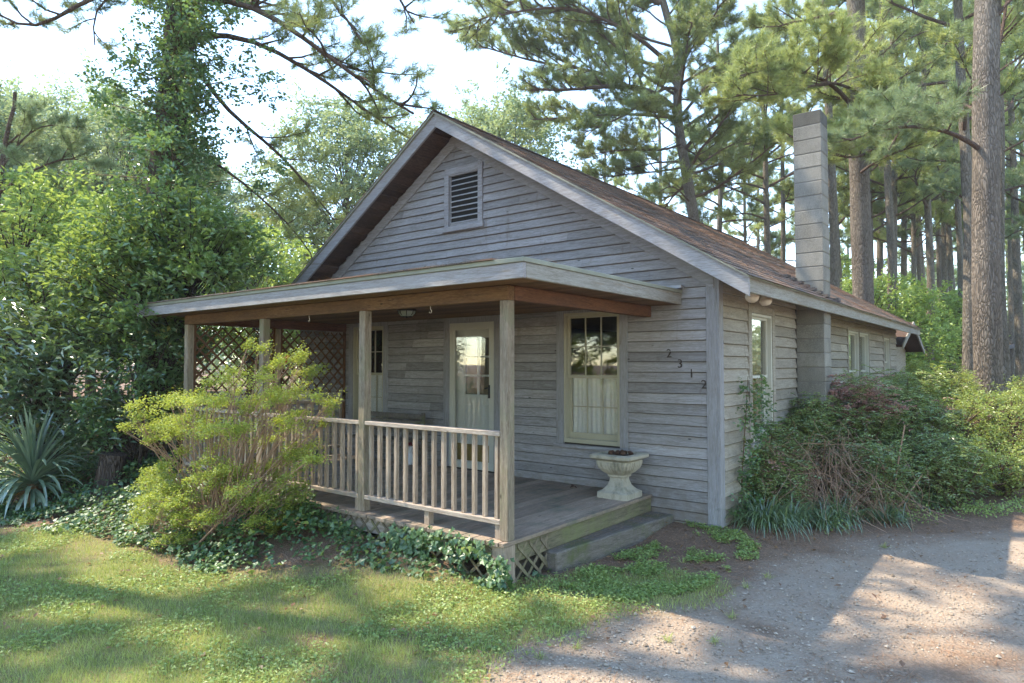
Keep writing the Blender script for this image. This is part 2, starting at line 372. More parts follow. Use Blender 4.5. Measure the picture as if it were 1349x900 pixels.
drive = [g0(*p) for p in [(500, 1300), (560, 1000), (600, 915), (650, 882), (700, 856), (745, 832), (790, 812), (860, 803), (915, 797), (960, 765), (1000, 748), (1080, 730), (1180, 712), (1349, 700), (1600, 660), (2100, 600)]] + [(30, 18), (30, -6), (-2, -6)]
strawp = [g0(*p) for p in [(900, 930), (1020, 900), (1100, 882), (1200, 858), (1349, 835), (1500, 820), (1700, 900), (1500, 1100), (1000, 1100)]]
def soft(P, x, y, w_=.25):
    s_ = 0
    for i, (a, b) in enumerate([(0, 0), (w_, 0), (-w_, 0), (0, w_), (0, -w_)]):
        s_ = s_ + inpoly(x + a + .35 * (fbm(x, y, .7) - .5), y + b + .35 * (fbm(x + 40, y, .7) - .5), P)
    return s_ / 5
def axis_(lo, a, b, hi, st):
    n = np.arange(a, b + 1e-6, st); o1 = []; s_ = st; v = b
    while v < hi: s_ *= 1.13; v += s_; o1.append(v)
    o2 = []; s_ = st; v = a
    while v > lo: s_ *= 1.13; v -= s_; o2.append(v)
    return np.array(o2[::-1] + list(n) + o1)
gx = axis_(-600, -13, 3, 600, .07); gy = axis_(-300, 0.5, 14, 900, .07)
X, Y = np.meshgrid(gx, gy); X = X.ravel(); Y = Y.ravel(); nx = len(gx); ny = len(gy)
g = G(); i = np.arange(ny - 1)[:, None]; j = np.arange(nx - 1)[None]
g.add(np.stack([X, Y, gz(X, Y)], 1), np.stack([i * nx + j, i * nx + j + 1, (i + 1) * nx + j + 1, (i + 1) * nx + j], -1).reshape(-1, 4))
gr = build(g, 'ground', M['ground'], smooth=True); tag(gr, kind='structure')
wl = soft(lawn, X, Y); wd = soft(drive, X, Y)
st_ = soft(strawp, X, Y) * sst(.35, .6, fbm(X, Y, .6))
for nme, val in (('grass', wl * sst(.22, .42, fbm(X, Y, .55))), ('gravel', np.clip(wd - st_ * .9, 0, 1) * sst(.16, .30, fbm(X + 9, Y, .8)))):
    a = gr.data.attributes.new(nme, 'FLOAT', 'POINT'); a.data.foreach_set('value', val.astype(np.float32))

# scattered ground cover ------------------------------------------------
def scatter(n, x0, x1, y0, y1, f):
    x = R.uniform(x0, x1, n); y = R.uniform(y0, y1, n); k = R.random(n) < f(x, y); return x[k], y[k]
def blades(g_, P, h, w_, lean, t):           # one thin triangle each
    n = len(P); az = R.uniform(0, 6.283, n); s_ = np.stack([np.cos(az), np.sin(az), np.zeros(n)], 1)
    la = R.uniform(0, 6.283, n); L = np.stack([np.cos(la), np.sin(la), np.zeros(n)], 1) * (lean * R.random(n))[:, None]
    tip = P + (L + np.array([0, 0, 1.])) * h[:, None]
    V = np.stack([P - s_ * w_[:, None] / 2, P + s_ * w_[:, None] / 2, tip], 1).reshape(-1, 3)
    g_.add(V, np.arange(3 * n).reshape(-1, 3), np.repeat(t, 3))
def leaves(g_, P, N, L, W, t, D=None, fold=.15, tris=True):
    """rhombic leaves at P, facing N, length L, width W"""
    n = len(P)
    if n == 0: return
    N = nrm(N)
    if D is None: D = R.normal(size=(n, 3))
    D = nrm(D - N * np.sum(D * N, 1, keepdims=True)); B = np.cross(N, D)
    L = np.broadcast_to(L, (n,))[:, None]; W = np.broadcast_to(W, (n,))[:, None]
    V = np.stack([P, P + D * L * .45 + B * W / 2 + N * L * fold, P + D * L, P + D * L * .45 - B * W / 2 + N * L * fold], 1).reshape(-1, 3)
    k = np.arange(n)[:, None] * 4
    g_.add(V, np.concatenate([k + [0, 1, 2], k + [0, 2, 3]]), np.repeat(np.broadcast_to(t, (n,)), 4))
def litter(g_, P, L, W, t, flat=.15):        # lying needles
    n = len(P); az = R.uniform(0, 6.283, n)
    D = np.stack([np.cos(az), np.sin(az), R.normal(0, flat, n)], 1); B = np.stack([-np.sin(az), np.cos(az), np.zeros(n)], 1)
    L = np.broadcast_to(L, (n,))[:, None]; W = np.broadcast_to(W, (n,))[:, None]
    V = np.stack([P - B * W / 2, P + B * W / 2, P + D * L], 1).reshape(-1, 3)
    g_.add(V, np.arange(3 * n).reshape(-1, 3), np.repeat(t, 3))

def lawnf(x, y): return soft(lawn, x, y, .12) * np.clip(sst(.25, .5, fbm(x, y, .5)) + .12, 0, 1) * np.clip(1.35 - .10 * np.hypot(x, y), .35, 1)
x, y = scatter(420000, -14, -.8, .3, 5.6, lawnf)
g = G(); hh_ = .6 + .9 * fbm(x + 50, y, .25, 2); tt = np.clip(.55 + 1.1 * (fbm(x, y, .9) - .5) + .8 * (fbm(x, y, .18, 2) - .5) + R.normal(0, .24, len(x)), 0, 1)
blades(g, np.stack([x, y, gz(x, y) - .003], 1), R.uniform(.022, .062, len(x)) * hh_, R.uniform(.003, .006, len(x)), .9, tt)
build(g, 'grass', M['grass']); tag(bpy.data.objects['grass'], kind='stuff')
x, y = scatter(170000, -13, -.8, .3, 6.2, lambda x, y: soft(lawn, x, y, .12) * sst(.42, .58, fbm(x + 30, y, .55)) * (np.hypot(x, y) < 9.5))
x2, y2 = scatter(26000, -3.2, -1.5, 4.6, 6.9, lambda x, y: sst(.44, .52, fbm(x + 30, y, .32)) * inpoly(x + .5 * (fbm(x, y + 3, .4) - .5), y + .5 * (fbm(x + 5, y, .4) - .5), [g0(*p) for p in [(690, 800), (740, 755), (820, 728), (900, 700), (965, 712), (1000, 735), (950, 760), (900, 785), (800, 805)]]))
x = np.r_[x, x2]; y = np.r_[y, y2]
g = G(); P = np.stack([x, y, gz(x, y) + R.uniform(.008, .045, len(x))], 1)
leaves(g, P, np.array([0, 0, 1.]) + R.normal(0, .35, (len(x), 3)), R.uniform(.014, .036, len(x)), R.uniform(.011, .026, len(x)), np.clip(.5 + R.normal(0, .22, len(x)), 0, 1))
tag(build(g, 'lawn_weeds', M['clover']), kind='stuff')
# gravel stones
def gravf(x, y): return soft(drive, x, y, .1) * (1 - .85 * soft(strawp, x, y)) * sst(.2, .45, fbm(x + 9, y, .6)) * np.clip(1.5 - .14 * np.hypot(x, y), .12, 1)
x, y = scatter(85000, -4.2, 4, 1.5, 11, gravf)
n = len(x); s_ = R.uniform(.004, .011, n) * np.where(R.random(n) < .04, 1.9, 1)
oc = np.array([[1, 0, 0], [0, 1, 0], [-1, 0, 0], [0, -1, 0], [0, 0, .75], [0, 0, -.5]], float)
V = np.stack([x, y, gz(x, y) + s_ * .35], 1)[:, None] + s_[:, None, None] * oc[None] * R.uniform(.6, 1.35, (n, 6, 1))
fo = np.array([[0, 1, 4], [1, 2, 4], [2, 3, 4], [3, 0, 4]])
g = G(); g.add(V.reshape(-1, 3), (np.arange(n)[:, None, None] * 6 + fo[None]).reshape(-1, 3), np.repeat(R.random(n), 6))
m, nt, out = mat_new('gravel'); principled(nt, out, mixc(nt, tint(nt), (.20, .155, .115), (.48, .405, .33)), .9, None, .2); M['stones'] = m
tag(build(g, 'gravel_stones', M['stones']), kind='stuff')
# pine straw
def strf(x, y):
    v = soft(strawp, x, y) * .9 * sst(.35, .55, fbm(x, y, .5)) + (1 - soft(lawn, x, y)) * (1 - soft(drive, x, y)) * .8 * (x > -3.5) + .05 + .10 * soft(drive, x, y) * sst(.55, .7, fbm(x, y + 20, .9))
    return v * (1 - .6 * sst(4, 12, np.hypot(x, y)))
x, y = scatter(330000, -12, 3.5, .8, 12.5, strf)
g = G(); litter(g, np.stack([x, y, gz(x, y) + R.uniform(.002, .02, len(x))], 1), R.uniform(.05, .15, len(x)), .0034, R.random(len(x)), .08)
tag(build(g, 'pine_straw', M['straw']), kind='stuff')
x, y = scatter(4200, -12, 3, .8, 9, lambda x, y: .12 + .4 * sst(.5, .65, fbm(x, y, 1.2)) + .6 * (1 - soft(lawn, x, y)) * (1 - soft(drive, x, y)) * (x > -3.5))
g = G(); leaves(g, np.stack([x, y, gz(x, y) + .022], 1), np.array([0, 0, 1.]) + R.normal(0, .3, (len(x), 3)), R.uniform(.03, .06, len(x)), R.uniform(.02, .045, len(x)), R.random(len(x)))
tag(build(g, 'fallen_leaves', M['deadleaf']), kind='stuff')

# ---------------------------------------------------------------- house
HL = thing('house', 'weathered grey clapboard house with front porch and concrete block chimney', 'house', (-6.4, YW, 0))
HLv = np.array([-6.4, YW, 0])
def part(g_, name, mat, parent=None, **k):
    # parts of the house: geometry in world coordinates, stored relative to the house's own base point
    return build(g_, name, mat, parent or HL, loc=HLv, **k)
class Wall:      # local frame (u along wall, d outwards, z) -> world
    def __init__(s, ax): s.ax = ax
    def p(s, u, d, z): return (u, YW - d, z) if s.ax == 'f' else (XR + d, u, z)
    def box(s, g_, u0, u1, d0, d1, z0, z1, t=.5):
        if s.ax == 'f': box(g_, u0, u1, YW - d1, YW - d0, z0, z1, t)
        else: box(g_, XR + d0, XR + d1, u0, u1, z0, z1, t)
FR = Wall('f'); SD = Wall('s')
WIN_F = {'right': (-4.62, -3.835, .88, 2.47), 'left': (-8.72, -7.98, .88, 2.44)}
DOOR = (-6.57, -5.745, .40, 2.42)
WIN_S = [(7.92, 8.70, .93, 2.45), (13.07, 13.96, 1.15, 2.45), (14.02, 14.90, 1.15, 2.45), (16.6, 17.3, 1.35, 2.43)]
def panel(g_, wl_, u0, u1, z0, z1, holes, d0=-.1, d1=0.0):
    us = sorted(set([u0, u1] + [h[0] for h in holes] + [h[1] for h in holes]))
    for a, b in zip(us[:-1], us[1:]):
        hs = sorted([h for h in holes if h[0] <= a + 1e-6 and h[1] >= b - 1e-6], key=lambda h: h[2]); z = z0
        for h in hs:
            if h[2] > z: wl_.box(g_, a, b, d0, d1, z, h[2])
            z = h[3]
        if z < z1: wl_.box(g_, a, b, d0, d1, z, z1)
def siding(g_, wl_, u0, u1, z0, z1, pitch, holes, umax=None):
    z = z0; rg = np.random.default_rng(11 if wl_.ax == 'f' else 12)
    while z < z1:
        a, b = u0, u1
        if umax:
            a, b = umax(z + pitch * .35)
            if b - a < .08: break
        zc = z + pitch / 2; segs = [(a, b)]
        for h in holes:
            if h[2] - .03 < zc < h[3] + .03:
                ns = []
                for s0, s1 in segs:
                    if h[0] - .05 > s0: ns.append((s0, min(s1, h[0] - .05)))
                    if h[1] + .05 < s1: ns.append((max(s0, h[1] + .05), s1))
                ns = [q for q in ns if q[1] - q[0] > .01]; segs = ns
        for s0, s1 in segs:
            cuts = [s0]
            if s1 - s0 > 1.3 and rg.random() < .75:
                k = 1 if s1 - s0 < 4 else 2
                cuts += sorted(rg.uniform(s0 + .3, s1 - .3, k))
            cuts.append(s1)
            for c0, c1 in zip(cuts[:-1], cuts[1:]):
                e0, e1 = rg.normal(0, .0022, 2); tb = float(np.clip(rg.normal(.5, .2), 0, 1)); m_ = max(1, int((c1 - c0) / .5))
                us = np.linspace(c0 + .001, c1 - .001, m_ + 1); wv = rg.normal(0, .0013, m_ + 1); dv = rg.normal(0, .0015, m_ + 1)
                ring = []
                for q, u in enumerate(us):
                    zz = z + e0 + (e1 - e0) * q / m_ + wv[q]
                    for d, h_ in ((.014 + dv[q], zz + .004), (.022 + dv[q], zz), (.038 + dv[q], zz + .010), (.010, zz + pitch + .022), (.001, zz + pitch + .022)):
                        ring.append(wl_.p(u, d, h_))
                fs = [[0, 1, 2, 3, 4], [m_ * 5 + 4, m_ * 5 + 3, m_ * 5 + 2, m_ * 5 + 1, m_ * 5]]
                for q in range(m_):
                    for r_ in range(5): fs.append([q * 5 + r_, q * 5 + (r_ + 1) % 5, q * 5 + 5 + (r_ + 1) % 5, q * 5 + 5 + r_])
                g_.add(ring, fs, np.tile([-.6, -.6, tb, tb, tb], m_ + 1))  # bottom edge tinted dark, painting in the shadow line under each lap
        z += pitch
def zr(x): return APZ - (SR * (x - APX) if x > APX else SLF * (APX - x))
VENT = (-6.585, -6.03, 3.84, 4.53)
g = G()
hf = [v for v in WIN_F.values()] + [DOOR]
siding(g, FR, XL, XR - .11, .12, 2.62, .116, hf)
zz = .12 + .116 * 22
def um(z): 
    t_ = zr(0) * 0 + z + .22
    return (max(XL, APX - (APZ - t_) / SLF - .05), min(XR - .11, APX + (APZ - t_) / SR + .05))
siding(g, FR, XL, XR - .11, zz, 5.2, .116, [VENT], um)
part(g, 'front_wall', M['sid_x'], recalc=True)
g = G(); panel(g, FR, XL, XR, .05, 2.75, hf)
for (a, b, z0_, z1_) in ((XL, VENT[0], 2.75, 4), ):
    pass
prism(g, [(XL, 2.75), (XR, 2.75), (XR, zr(XR) - .22), (APX, APZ - .22), (XL, zr(XL) - .22)], 'y', YW, YW + .1)
panel(g, SD, YW + .1, YB, .05, 2.78, WIN_S)
box(g, XL, XR - .1, YB - .1, YB, .05, 2.78); box(g, XL, XL + .1, YW + .1, YB - .1, .05, 2.85)
box(g, XL + .1, XR - .1, YW + .1, YB - .1, .05, .3)
part(g, 'wall_sheathing', M['sheath'])
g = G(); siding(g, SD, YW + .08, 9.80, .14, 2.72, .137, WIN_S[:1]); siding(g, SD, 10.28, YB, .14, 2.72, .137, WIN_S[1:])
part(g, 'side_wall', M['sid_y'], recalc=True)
g = G(); 
for k in range(23): 
    z_ = .14 + k * .116; box(g, XL - .028, XL - .003, YW, YB, z_, z_ + .12, float(R.random()))
part(g, 'side_wall', M['sid_y'])
g = G(); box(g, XL, XR - .02, YW - .012, YW - .003, -.05, .118); box(g, XR + .003, XR + .015, YW, YB, -.05, .135)
part(g, 'foundation', M['found'])
g = G(); box(g, XR - .112, XR + .002, YW - .040, YW - .003, .10, 2.90); part(g, 'corner_board', M['trim_z'], bevel=.003)
g = G(); box(g, XR + .003, XR + .036, YW - .038, YW + .078, .12, 2.78); part(g, 'corner_board', M['trim_z'], bevel=.003)

# --- windows
def window(wl_, o, kind='plain', cas=True, casw=.105, sash='cream', mt=None, meet=None, back='curtain'):
    u0, u1, z0, z1 = o; mt = mt or ('trim_z')
    g = G(); f = .032
    # outer frame (box reveal)
    wl_.box(g, u0, u0 + f, -.08, .030, z0, z1); wl_.box(g, u1 - f, u1, -.08, .030, z0, z1)
    wl_.box(g, u0 + f, u1 - f, -.08, .030, z1 - f, z1); wl_.box(g, u0 + f, u1 - f, -.08, .034, z0, z0 + .05)
    w_ = part(g, 'window', M[sash], bevel=.002)
    g = G(); c = casw
    if cas:
        wl_.box(g, u0 - c, u0 - .002, .004, .042, z0 - .02, z1 + c, .45); wl_.box(g, u1 + .002, u1 + c, .004, .042, z0 - .02, z1 + c, .55)
        wl_.box(g, u0 - .001, u1 + .001, .004, .040, z1 + .002, z1 + c, .5)
        part(g, 'casing', M[mt], w_, bevel=.003)
        g = G(); wl_.box(g, u0 - c - .03, u1 + c + .03, .004, .075, z0 - .06, z0 - .021, .5); part(g, 'sill', M['trim_x' if wl_.ax == 'f' else 'trim_y'], w_, bevel=.003)
    m_ = meet or (z0 + z1) / 2; a, b = u0 + f, u1 - f; e = .03
    for (za, zb, d, nm) in ((m_ - .02, z1 - f, -.02, 0), (z0 + .05, m_ + .02, -.055, 1)):
        g = G()
        wl_.box(g, a, a + e, d - .03, d, za, zb); wl_.box(g, b - e, b, d - .03, d, za, zb)
        wl_.box(g, a + e, b - e, d - .03, d, zb - e, zb); wl_.box(g, a + e, b - e, d - .03, d, za, za + (e if nm == 0 else .07))
        if kind == 'six':
            for k in (1, 2):
                u = a + e + (b - a - 2 * e) * k / 3; wl_.box(g, u - .006, u + .006, d - .024, d - .004, za + e, zb - e)
            h = (za + zb) / 2; wl_.box(g, a + e, b - e, d - .026, d - .006, h - .006, h + .006)
        part(g, 'sash', M[sash], w_)
        g = G(); wl_.box(g, a + e - .004, b - e + .004, d - .018, d - .014, za + .01, zb - .01); part(g, 'pane', M['glass'], w_)
    # blind / curtain hanging inside
    g = G()
    if back:
        zt_, zb_ = (m_ + .02, z0 + .03) if kind == 'six' else (z1 - .02, z0 + .03)
        us = np.linspace(u0 + .03, u1 - .03, 60); dd = -.105 + .012 * np.sin(us * 95) + .006 * np.sin(us * 41)
        V = np.array([wl_.p(u, d, z) for z in (zb_, zt_) for u, d in zip(us, dd)]); n_ = 60
        g.add(V, np.array([[k, k + 1, n_ + k + 1, n_ + k] for k in range(n_ - 1)]))
        part(g, 'curtain', M[back], w_, smooth=True)
    return w_
window(FR, WIN_F['right'], 'six', meet=1.69)
window(FR, WIN_F['left'], 'six', meet=1.69, back='curtain')
window(SD, WIN_S[0], meet=1.69, mt='sid_y', sash='white', back='curtain_b')
window(SD, WIN_S[1], meet=1.72, mt='sid_y', sash='white', back='curtain_b', casw=.055)
window(SD, WIN_S[2], meet=1.72, mt='sid_y', sash='white', back='curtain', casw=.055)
window(SD, WIN_S[3], meet=1.9, mt='sid_y', sash='white', back='curtain_b', casw=.08)

# --- front door (storm door over a half-glazed door)
u0, u1, z0, z1 = DOOR
g = G(); FR.box(g, u0, u0 + .055, -.09, .03, z0, z1); FR.box(g, u1 - .055, u1, -.09, .03, z0, z1); FR.box(g, u0 + .055, u1 - .055, -.09, .03, z1 - .055, z1)
FR.box(g, u0 + .055, u1 - .055, -.09, .02, z0, z0 + .03)
dr = part(g, 'door', M['white'], bevel=.002)
g = G(); FR.box(g, u0 - .11, u0 - .002, .004, .042, z0, z1 + .12); FR.box(g, u1 + .002, u1 + .11, .004, .042, z0, z1 + .12); FR.box(g, u0 - .001, u1 + .001, .004, .04, z1 + .002, z1 + .12)
part(g, 'casing', M['trim_z'], dr, bevel=.003)
g = G(); a, b = u0 + .055, u1 - .055
FR.box(g, a, a + .04, .0, .022, z0 + .03, z1 - .055); FR.box(g, b - .04, b, .0, .022, z0 + .03, z1 - .055)
FR.box(g, a + .04, b - .04, .0, .022, z1 - .10, z1 - .055); FR.box(g, a + .04, b - .04, .0, .022, z0 + .03, z0 + .10)
part(g, 'storm_door_frame', M['white'], dr)
g = G(); FR.box(g, a + .035, b - .035, .008, .012, z0 + .09, z1 - .09); part(g, 'storm_door_pane', M['glass'], dr)
# inner door leaf: solid lower, six panes above
g = G(); D0, D1 = -.085, -.045; la, lb = a + .005, b - .005; ga, gb = la + .16, lb - .055; gz0, gz1 = z0 + 1.02, z1 - .21
FR.box(g, la, ga, D0, D1, z0 + .03, z1 - .055); FR.box(g, gb, lb, D0, D1, z0 + .03, z1 - .055)
FR.box(g, ga, gb, D0, D1, gz1, z1 - .055); FR.box(g, ga, gb, D0, D1, z0 + .03, gz0)
um_ = (ga + gb) / 2; FR.box(g, um_ - .014, um_ + .014, D0, D1 - .004, gz0, gz1)
for k in (1, 2): zk = gz0 + (gz1 - gz0) * k / 3; FR.box(g, ga, gb, D0, D1 - .004, zk - .013, zk + .013)
for (pa, pb) in ((ga, um_ - .03), (um_ + .03, gb)):      # raised lower panels
    FR.box(g, pa + .01, pb - .01, D1 - .001, D1 + .006, z0 + .40, z0 + .88)
part(g, 'door_leaf', M['door'], dr, bevel=.003)
g = G(); FR.box(g, ga - .002, gb + .002, -.07, -.066, gz0, gz1); part(g, 'pane', M['glass'], dr)
g = G(); FR.box(g, ga - .03, gb + .03, -.13, -.125, gz0 - .03, gz1 + .03); part(g, 'curtain', M['curtain_b'], dr)
g = G(); FR.box(g, la + .03, lb - .01, D1 + .001, D1 + .005, z0 + .10, z0 + .33); part(g, 'kick_plate', M['brass'], dr)
g = G(); FR.box(g, b - .05, b - .02, .022, .032, z0 + .98, z0 + 1.16); tube(g, [FR.p(b - .035, .03, z0 + 1.12), FR.p(b - .035, .07, z0 + 1.12), FR.p(b - .075, .075, z0 + 1.11)], .009, 8)
part(g, 'handle', M['black'], dr)
# --- gable vent
u0, u1, z0, z1 = VENT
g = G(); c = .085
FR.box(g, u0 - c, u0, .0, .05, z0 - .04, z1 + .02, .5); FR.box(g, u1, u1 + c, .0, .05, z0 - .04, z1 + .14, .5); FR.box(g, u0 - c, u1 - .001, .0, .045, z1 + .021, z1 + .12, .5)
FR.box(g, u0 - c - .03, u1 + c + .03, .0, .075, z0 - .11, z0 - .042, .6)
FR.box(g, u0, u0 + .02, -.06, .02, z0, z1, .2); FR.box(g, u1 - .02, u1, -.06, .02, z0, z1, .2)
vt = part(g, 'gable_vent', M['trim_x'], bevel=.003)
g = G()
for k in range(9):
    zk = z0 + .01 + (z1 - z0 - .03) * k / 8.6
    V = [FR.p(u, d, z) for u in (u0 + .01, u1 - .01) for d, z in ((.018, zk), (.018, zk + .012), (-.05, zk + .065), (-.05, zk + .053))]
    g.add(V, [[0, 1, 2, 3], [7, 6, 5, 4], [0, 4, 5, 1], [1, 5, 6, 2], [2, 6, 7, 3], [3, 7, 4, 0]], float(R.random()))
part(g, 'louver_slats', M['trim_x'], vt)
g = G(); FR.box(g, u0, u1, -.0, .002, z0, z1); part(g, 'vent_backing', M['dark'], vt)

# --- roof
XE = -2.20; XLE = -10.62; YF = 6.49; YRB = YB + .45
g = G()   # rake fascia boards
def rake(g_, xa, xb, y0_, y1_, dz0, dz1, t=.5):
    prism(g_, [(xa, zr(xa) + dz0), (xb, zr(xb) + dz0), (xb, zr(xb) + dz1), (xa, zr(xa) + dz1)], 'y', y0_, y1_, t)
rake(g, APX, XE + .02, YF, YF + .035, -.19, 0, .72); part(g, 'rake_board', M['trim_x'], recalc=True, bevel=.003)
g = G(); rake(g, XLE, APX, YF, YF + .035, -.19, 0, .55); part(g, 'rake_board', M['trim_x'], recalc=True, bevel=.003)
g = G(); box(g, XE - .035, XE, YF + .037, YRB, zr(XE) - .155, zr(XE) - .004, .5); part(g, 'eave_board', M['trim_y'], bevel=.003)
g = G(); box(g, XLE, XLE + .035, YF + .037, YRB, zr(XLE) - .155, zr(XLE) - .004); part(g, 'eave_board', M['trim_y'])
g = G(); rake(g, APX, XR - .02, YW - .05, YW - .004, -.36, -.19); rake(g, XL, APX, YW - .05, YW - .004, -.36, -.19); part(g, 'frieze_board', M['trim_x'], recalc=True, bevel=.003)
g = G()   # decking seen from below: boards crossing the slope
rg = np.random.default_rng(5)
for (xa, xb) in ((APX + .001, XE - .04), (XLE + .04, APX - .001)):
    n_ = 34; xs = np.linspace(xa, xb, n_ + 1)
    for k in range(n_):
        q = .02 * (rg.random() < .12); t_ = .1 if (xb < APX and 12 <= k < 17) else float(rg.random()); e = .03 if t_ == .1 else 0
        prism(g, [(xs[k] + .002, zr(xs[k]) - .15 + q + e), (xs[k + 1] - .002, zr(xs[k + 1]) - .15 + q + e), (xs[k + 1] - .002, zr(xs[k + 1]) - .02), (xs[k] + .002, zr(xs[k]) - .02)], 'y', YF + .036, YW + .0, t_)
part(g, 'soffit', M['soffit'], recalc=True)
g = G(); prism(g, [(XR + .0, zr(XR) - .15), (XE - .036, zr(XE) - .15), (XE - .036, zr(XE) - .13), (XR, zr(XR) - .13)], 'y', YW + .001, YRB)
part(g, 'soffit', M['soffit2'], recalc=True); g = G()
prism(g, [(XL, zr(XL) - .15), (XLE + .036, zr(XLE) - .15), (XLE + .036, zr(XLE) - .13), (XL, zr(XL) - .13)], 'y', YW + .001, YRB)
part(g, 'soffit', M['soffit2'], recalc=True)
g = G()
prism(g, [(APX, APZ - .012), (XE + .03, zr(XE + .03) - .002), (XE + .03, zr(XE + .03) + .012), (APX, APZ + .012)], 'y', YF - .03, YRB + .02)
prism(g, [(APX, APZ - .012), (XLE - .03, zr(XLE - .03) - .002), (XLE - .03, zr(XLE - .03) + .012), (APX, APZ + .012)], 'y', YF - .03, YRB + .02)
prism(g, [(XL, zr(XL) - .2), (XR, zr(XR) - .2), (APX, APZ - .2)], 'y', YB - .1, YB)
rf = part(g, 'roof', M['metal'], recalc=True)
g = G()   # shingle tabs
sd = np.array([1, 0, -SR]) / math.hypot(1, SR); nn = np.array([SR, 0, 1]) / math.hypot(1, SR); Ls = (XE + .04 - APX) * math.hypot(1, SR)
nc = int(Ls / .142)
for k in range(nc):
    s0_ = Ls - k * .142; s1_ = s0_ - .17; off = (k % 2) * .16 + rg.uniform(-.02, .02); yy = YF - .035
    ys = [yy] + list(np.arange(yy + off + .12, YRB, .32)) + [YRB + .02]
    for ya, yb in zip(ys[:-1], ys[1:]):
        l = .004 + .006 * rg.random(); c_ = rg.uniform(-.006, .006); o = np.array([APX, 0, APZ])
        q0 = o + sd * (s0_ + c_) + nn * (.018 + l); q1 = o + sd * s1_ + nn * .014
        y1 = ya + .003; y2 = yb - .003
        V = [q0 + [0, y1, 0], q0 + [0, y2, 0], q1 + [0, y2, 0], q1 + [0, y1, 0]]
        V += [v - nn * .006 for v in V]; g.add(V, [[3, 2, 1, 0], [4, 5, 6, 7], [0, 1, 5, 4], [1, 2, 6, 5], [2, 3, 7, 6], [3, 0, 4, 7]], float(rg.random()))
for ya in np.arange(YF - .035, YRB, .2):   # ridge caps
    for sg, sl_ in ((1, SR), (-1, SLF)):
        V = [(APX, ya, APZ + .05), (APX, ya + .22, APZ + .042), (APX + sg * .14, ya + .22, APZ + .038 - .14 * sl_), (APX + sg * .14, ya, APZ + .046 - .14 * sl_)]
        g.add(V, [[0, 1, 2, 3]], float(rg.random()))
part(g, 'shingles', M['shingle'], rf)
g = G()
sd2 = np.array([-1, 0, -SLF]) / math.hypot(1, SLF)
prism(g, [(APX, APZ + .014), (XLE - .035, zr(XLE - .035) + .013), (XLE - .035, zr(XLE - .035) + .03), (APX, APZ + .035)], 'y', YF - .035, YRB + .02)
part(g, 'shingles', M['shingle'], rf, recalc=True)
# needle litter on the roof slope
n = 24000; s_ = R.random(n) * Ls; yy = R.uniform(YF, YRB, n); k = fbm(s_ * 1.0, yy * .55, .8) > R.uniform(.40, .66, n); s_ = s_[k]; yy = yy[k]
P = np.array([APX, 0, APZ]) + sd * s_[:, None] + nn * .034; P[:, 1] = yy
n = len(P); az = R.uniform(0, 6.28, n); D = sd * np.cos(az)[:, None] + np.array([0, 1, 0]) * np.sin(az)[:, None]; B = np.cross(nn, D)
g = G(); g.add(np.stack([P - B * .004, P + B * .004, P + D * R.uniform(.08, .2, n)[:, None] + nn * .006], 1).reshape(-1, 3), np.arange(3 * n).reshape(-1, 3), np.repeat(R.random(n), 3))
tag(build(g, 'roof_pine_straw', M['straw']), kind='stuff')
# --- chimney
CH = (-2.655, -2.285, 9.85, 10.22); g = G()
z = 0.0; k = 0
while z < 5.3:
    h = .193; j_ = R.uniform(-.003, .003, 2); t_ = float(np.clip(R.normal(.5, .07), 0, 1))
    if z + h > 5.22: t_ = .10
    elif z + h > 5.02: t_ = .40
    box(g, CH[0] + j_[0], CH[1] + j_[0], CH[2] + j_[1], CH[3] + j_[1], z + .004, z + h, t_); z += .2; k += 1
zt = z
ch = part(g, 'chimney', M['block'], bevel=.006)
g = G(); box(g, CH[0] + .006, CH[1] - .006, CH[2] + .006, CH[3] - .006, 0, zt - .05); part(g, 'mortar', M['mortar'], ch)
g = G()
for k in range(7):     # shingle flashing steps uphill of and beside the stack
    x_ = XE - .02 - k * .085; box(g, x_ - .10, x_ + .02, CH[2] - .16, CH[2] - .012, zr(x_) + .035, zr(x_) + .075, .1)
part(g, 'flashing', M['shingle'], ch); g = G(); box(g, CH[1] + .01, XE + .02, CH[3] + .005, CH[3] + .16, zr(XE) + .03, zr(XE) + .075, .1)
part(g, 'flashing', M['shingle'], ch)

# --- porch
PX0, PX1, PY0 = -9.0, -3.42, 4.24
g = G(); x_ = PX0
while x_ < PX1 - .02:
    x2 = min(x_ + .138, PX1); ye = PY0 + R.uniform(-.006, .006); box(g, x_ + .005, x2 - .005, ye, YW - .035, .345 + R.uniform(-.0015, .0015), .38, float(np.clip(R.normal(.5, .2), 0, 1))); x_ += .138
pf = part(g, 'porch_floor', M['deck'], bevel=.003)
g = G(); box(g, PX1 - .06, PX1 - .022, PY0 + .05, YW - .04, .19, .343); part(g, 'rim_board', M['deckrim'], pf, bevel=.004)
g = G(); box(g, PX0 + .02, PX1 - .062, PY0 + .06, PY0 + .10, .20, .343); part(g, 'rim_board', M['rail_x'], pf)
posts = [(-3.475, 4.35), (-5.30, 4.35), (-7.12, 4.35), (-8.94, 4.35), (-8.94, 5.66)]
for (x_, y_) in posts:
    g = G(); box(g, x_ - .045, x_ + .045, y_ - .045, y_ + .045, .381, 2.37, float(R.uniform(.35, .65))); part(g, 'porch_post', M['post'], bevel=.005)
g = G(); box(g, -3.56, -3.43, 4.26, 4.40, -.1, .343, .6); pp = part(g, 'corner_pier', M['rail_z'], pf)
g = G(); box(g, -3.56, -3.425, 4.215, 4.40, .381, .405, .6)
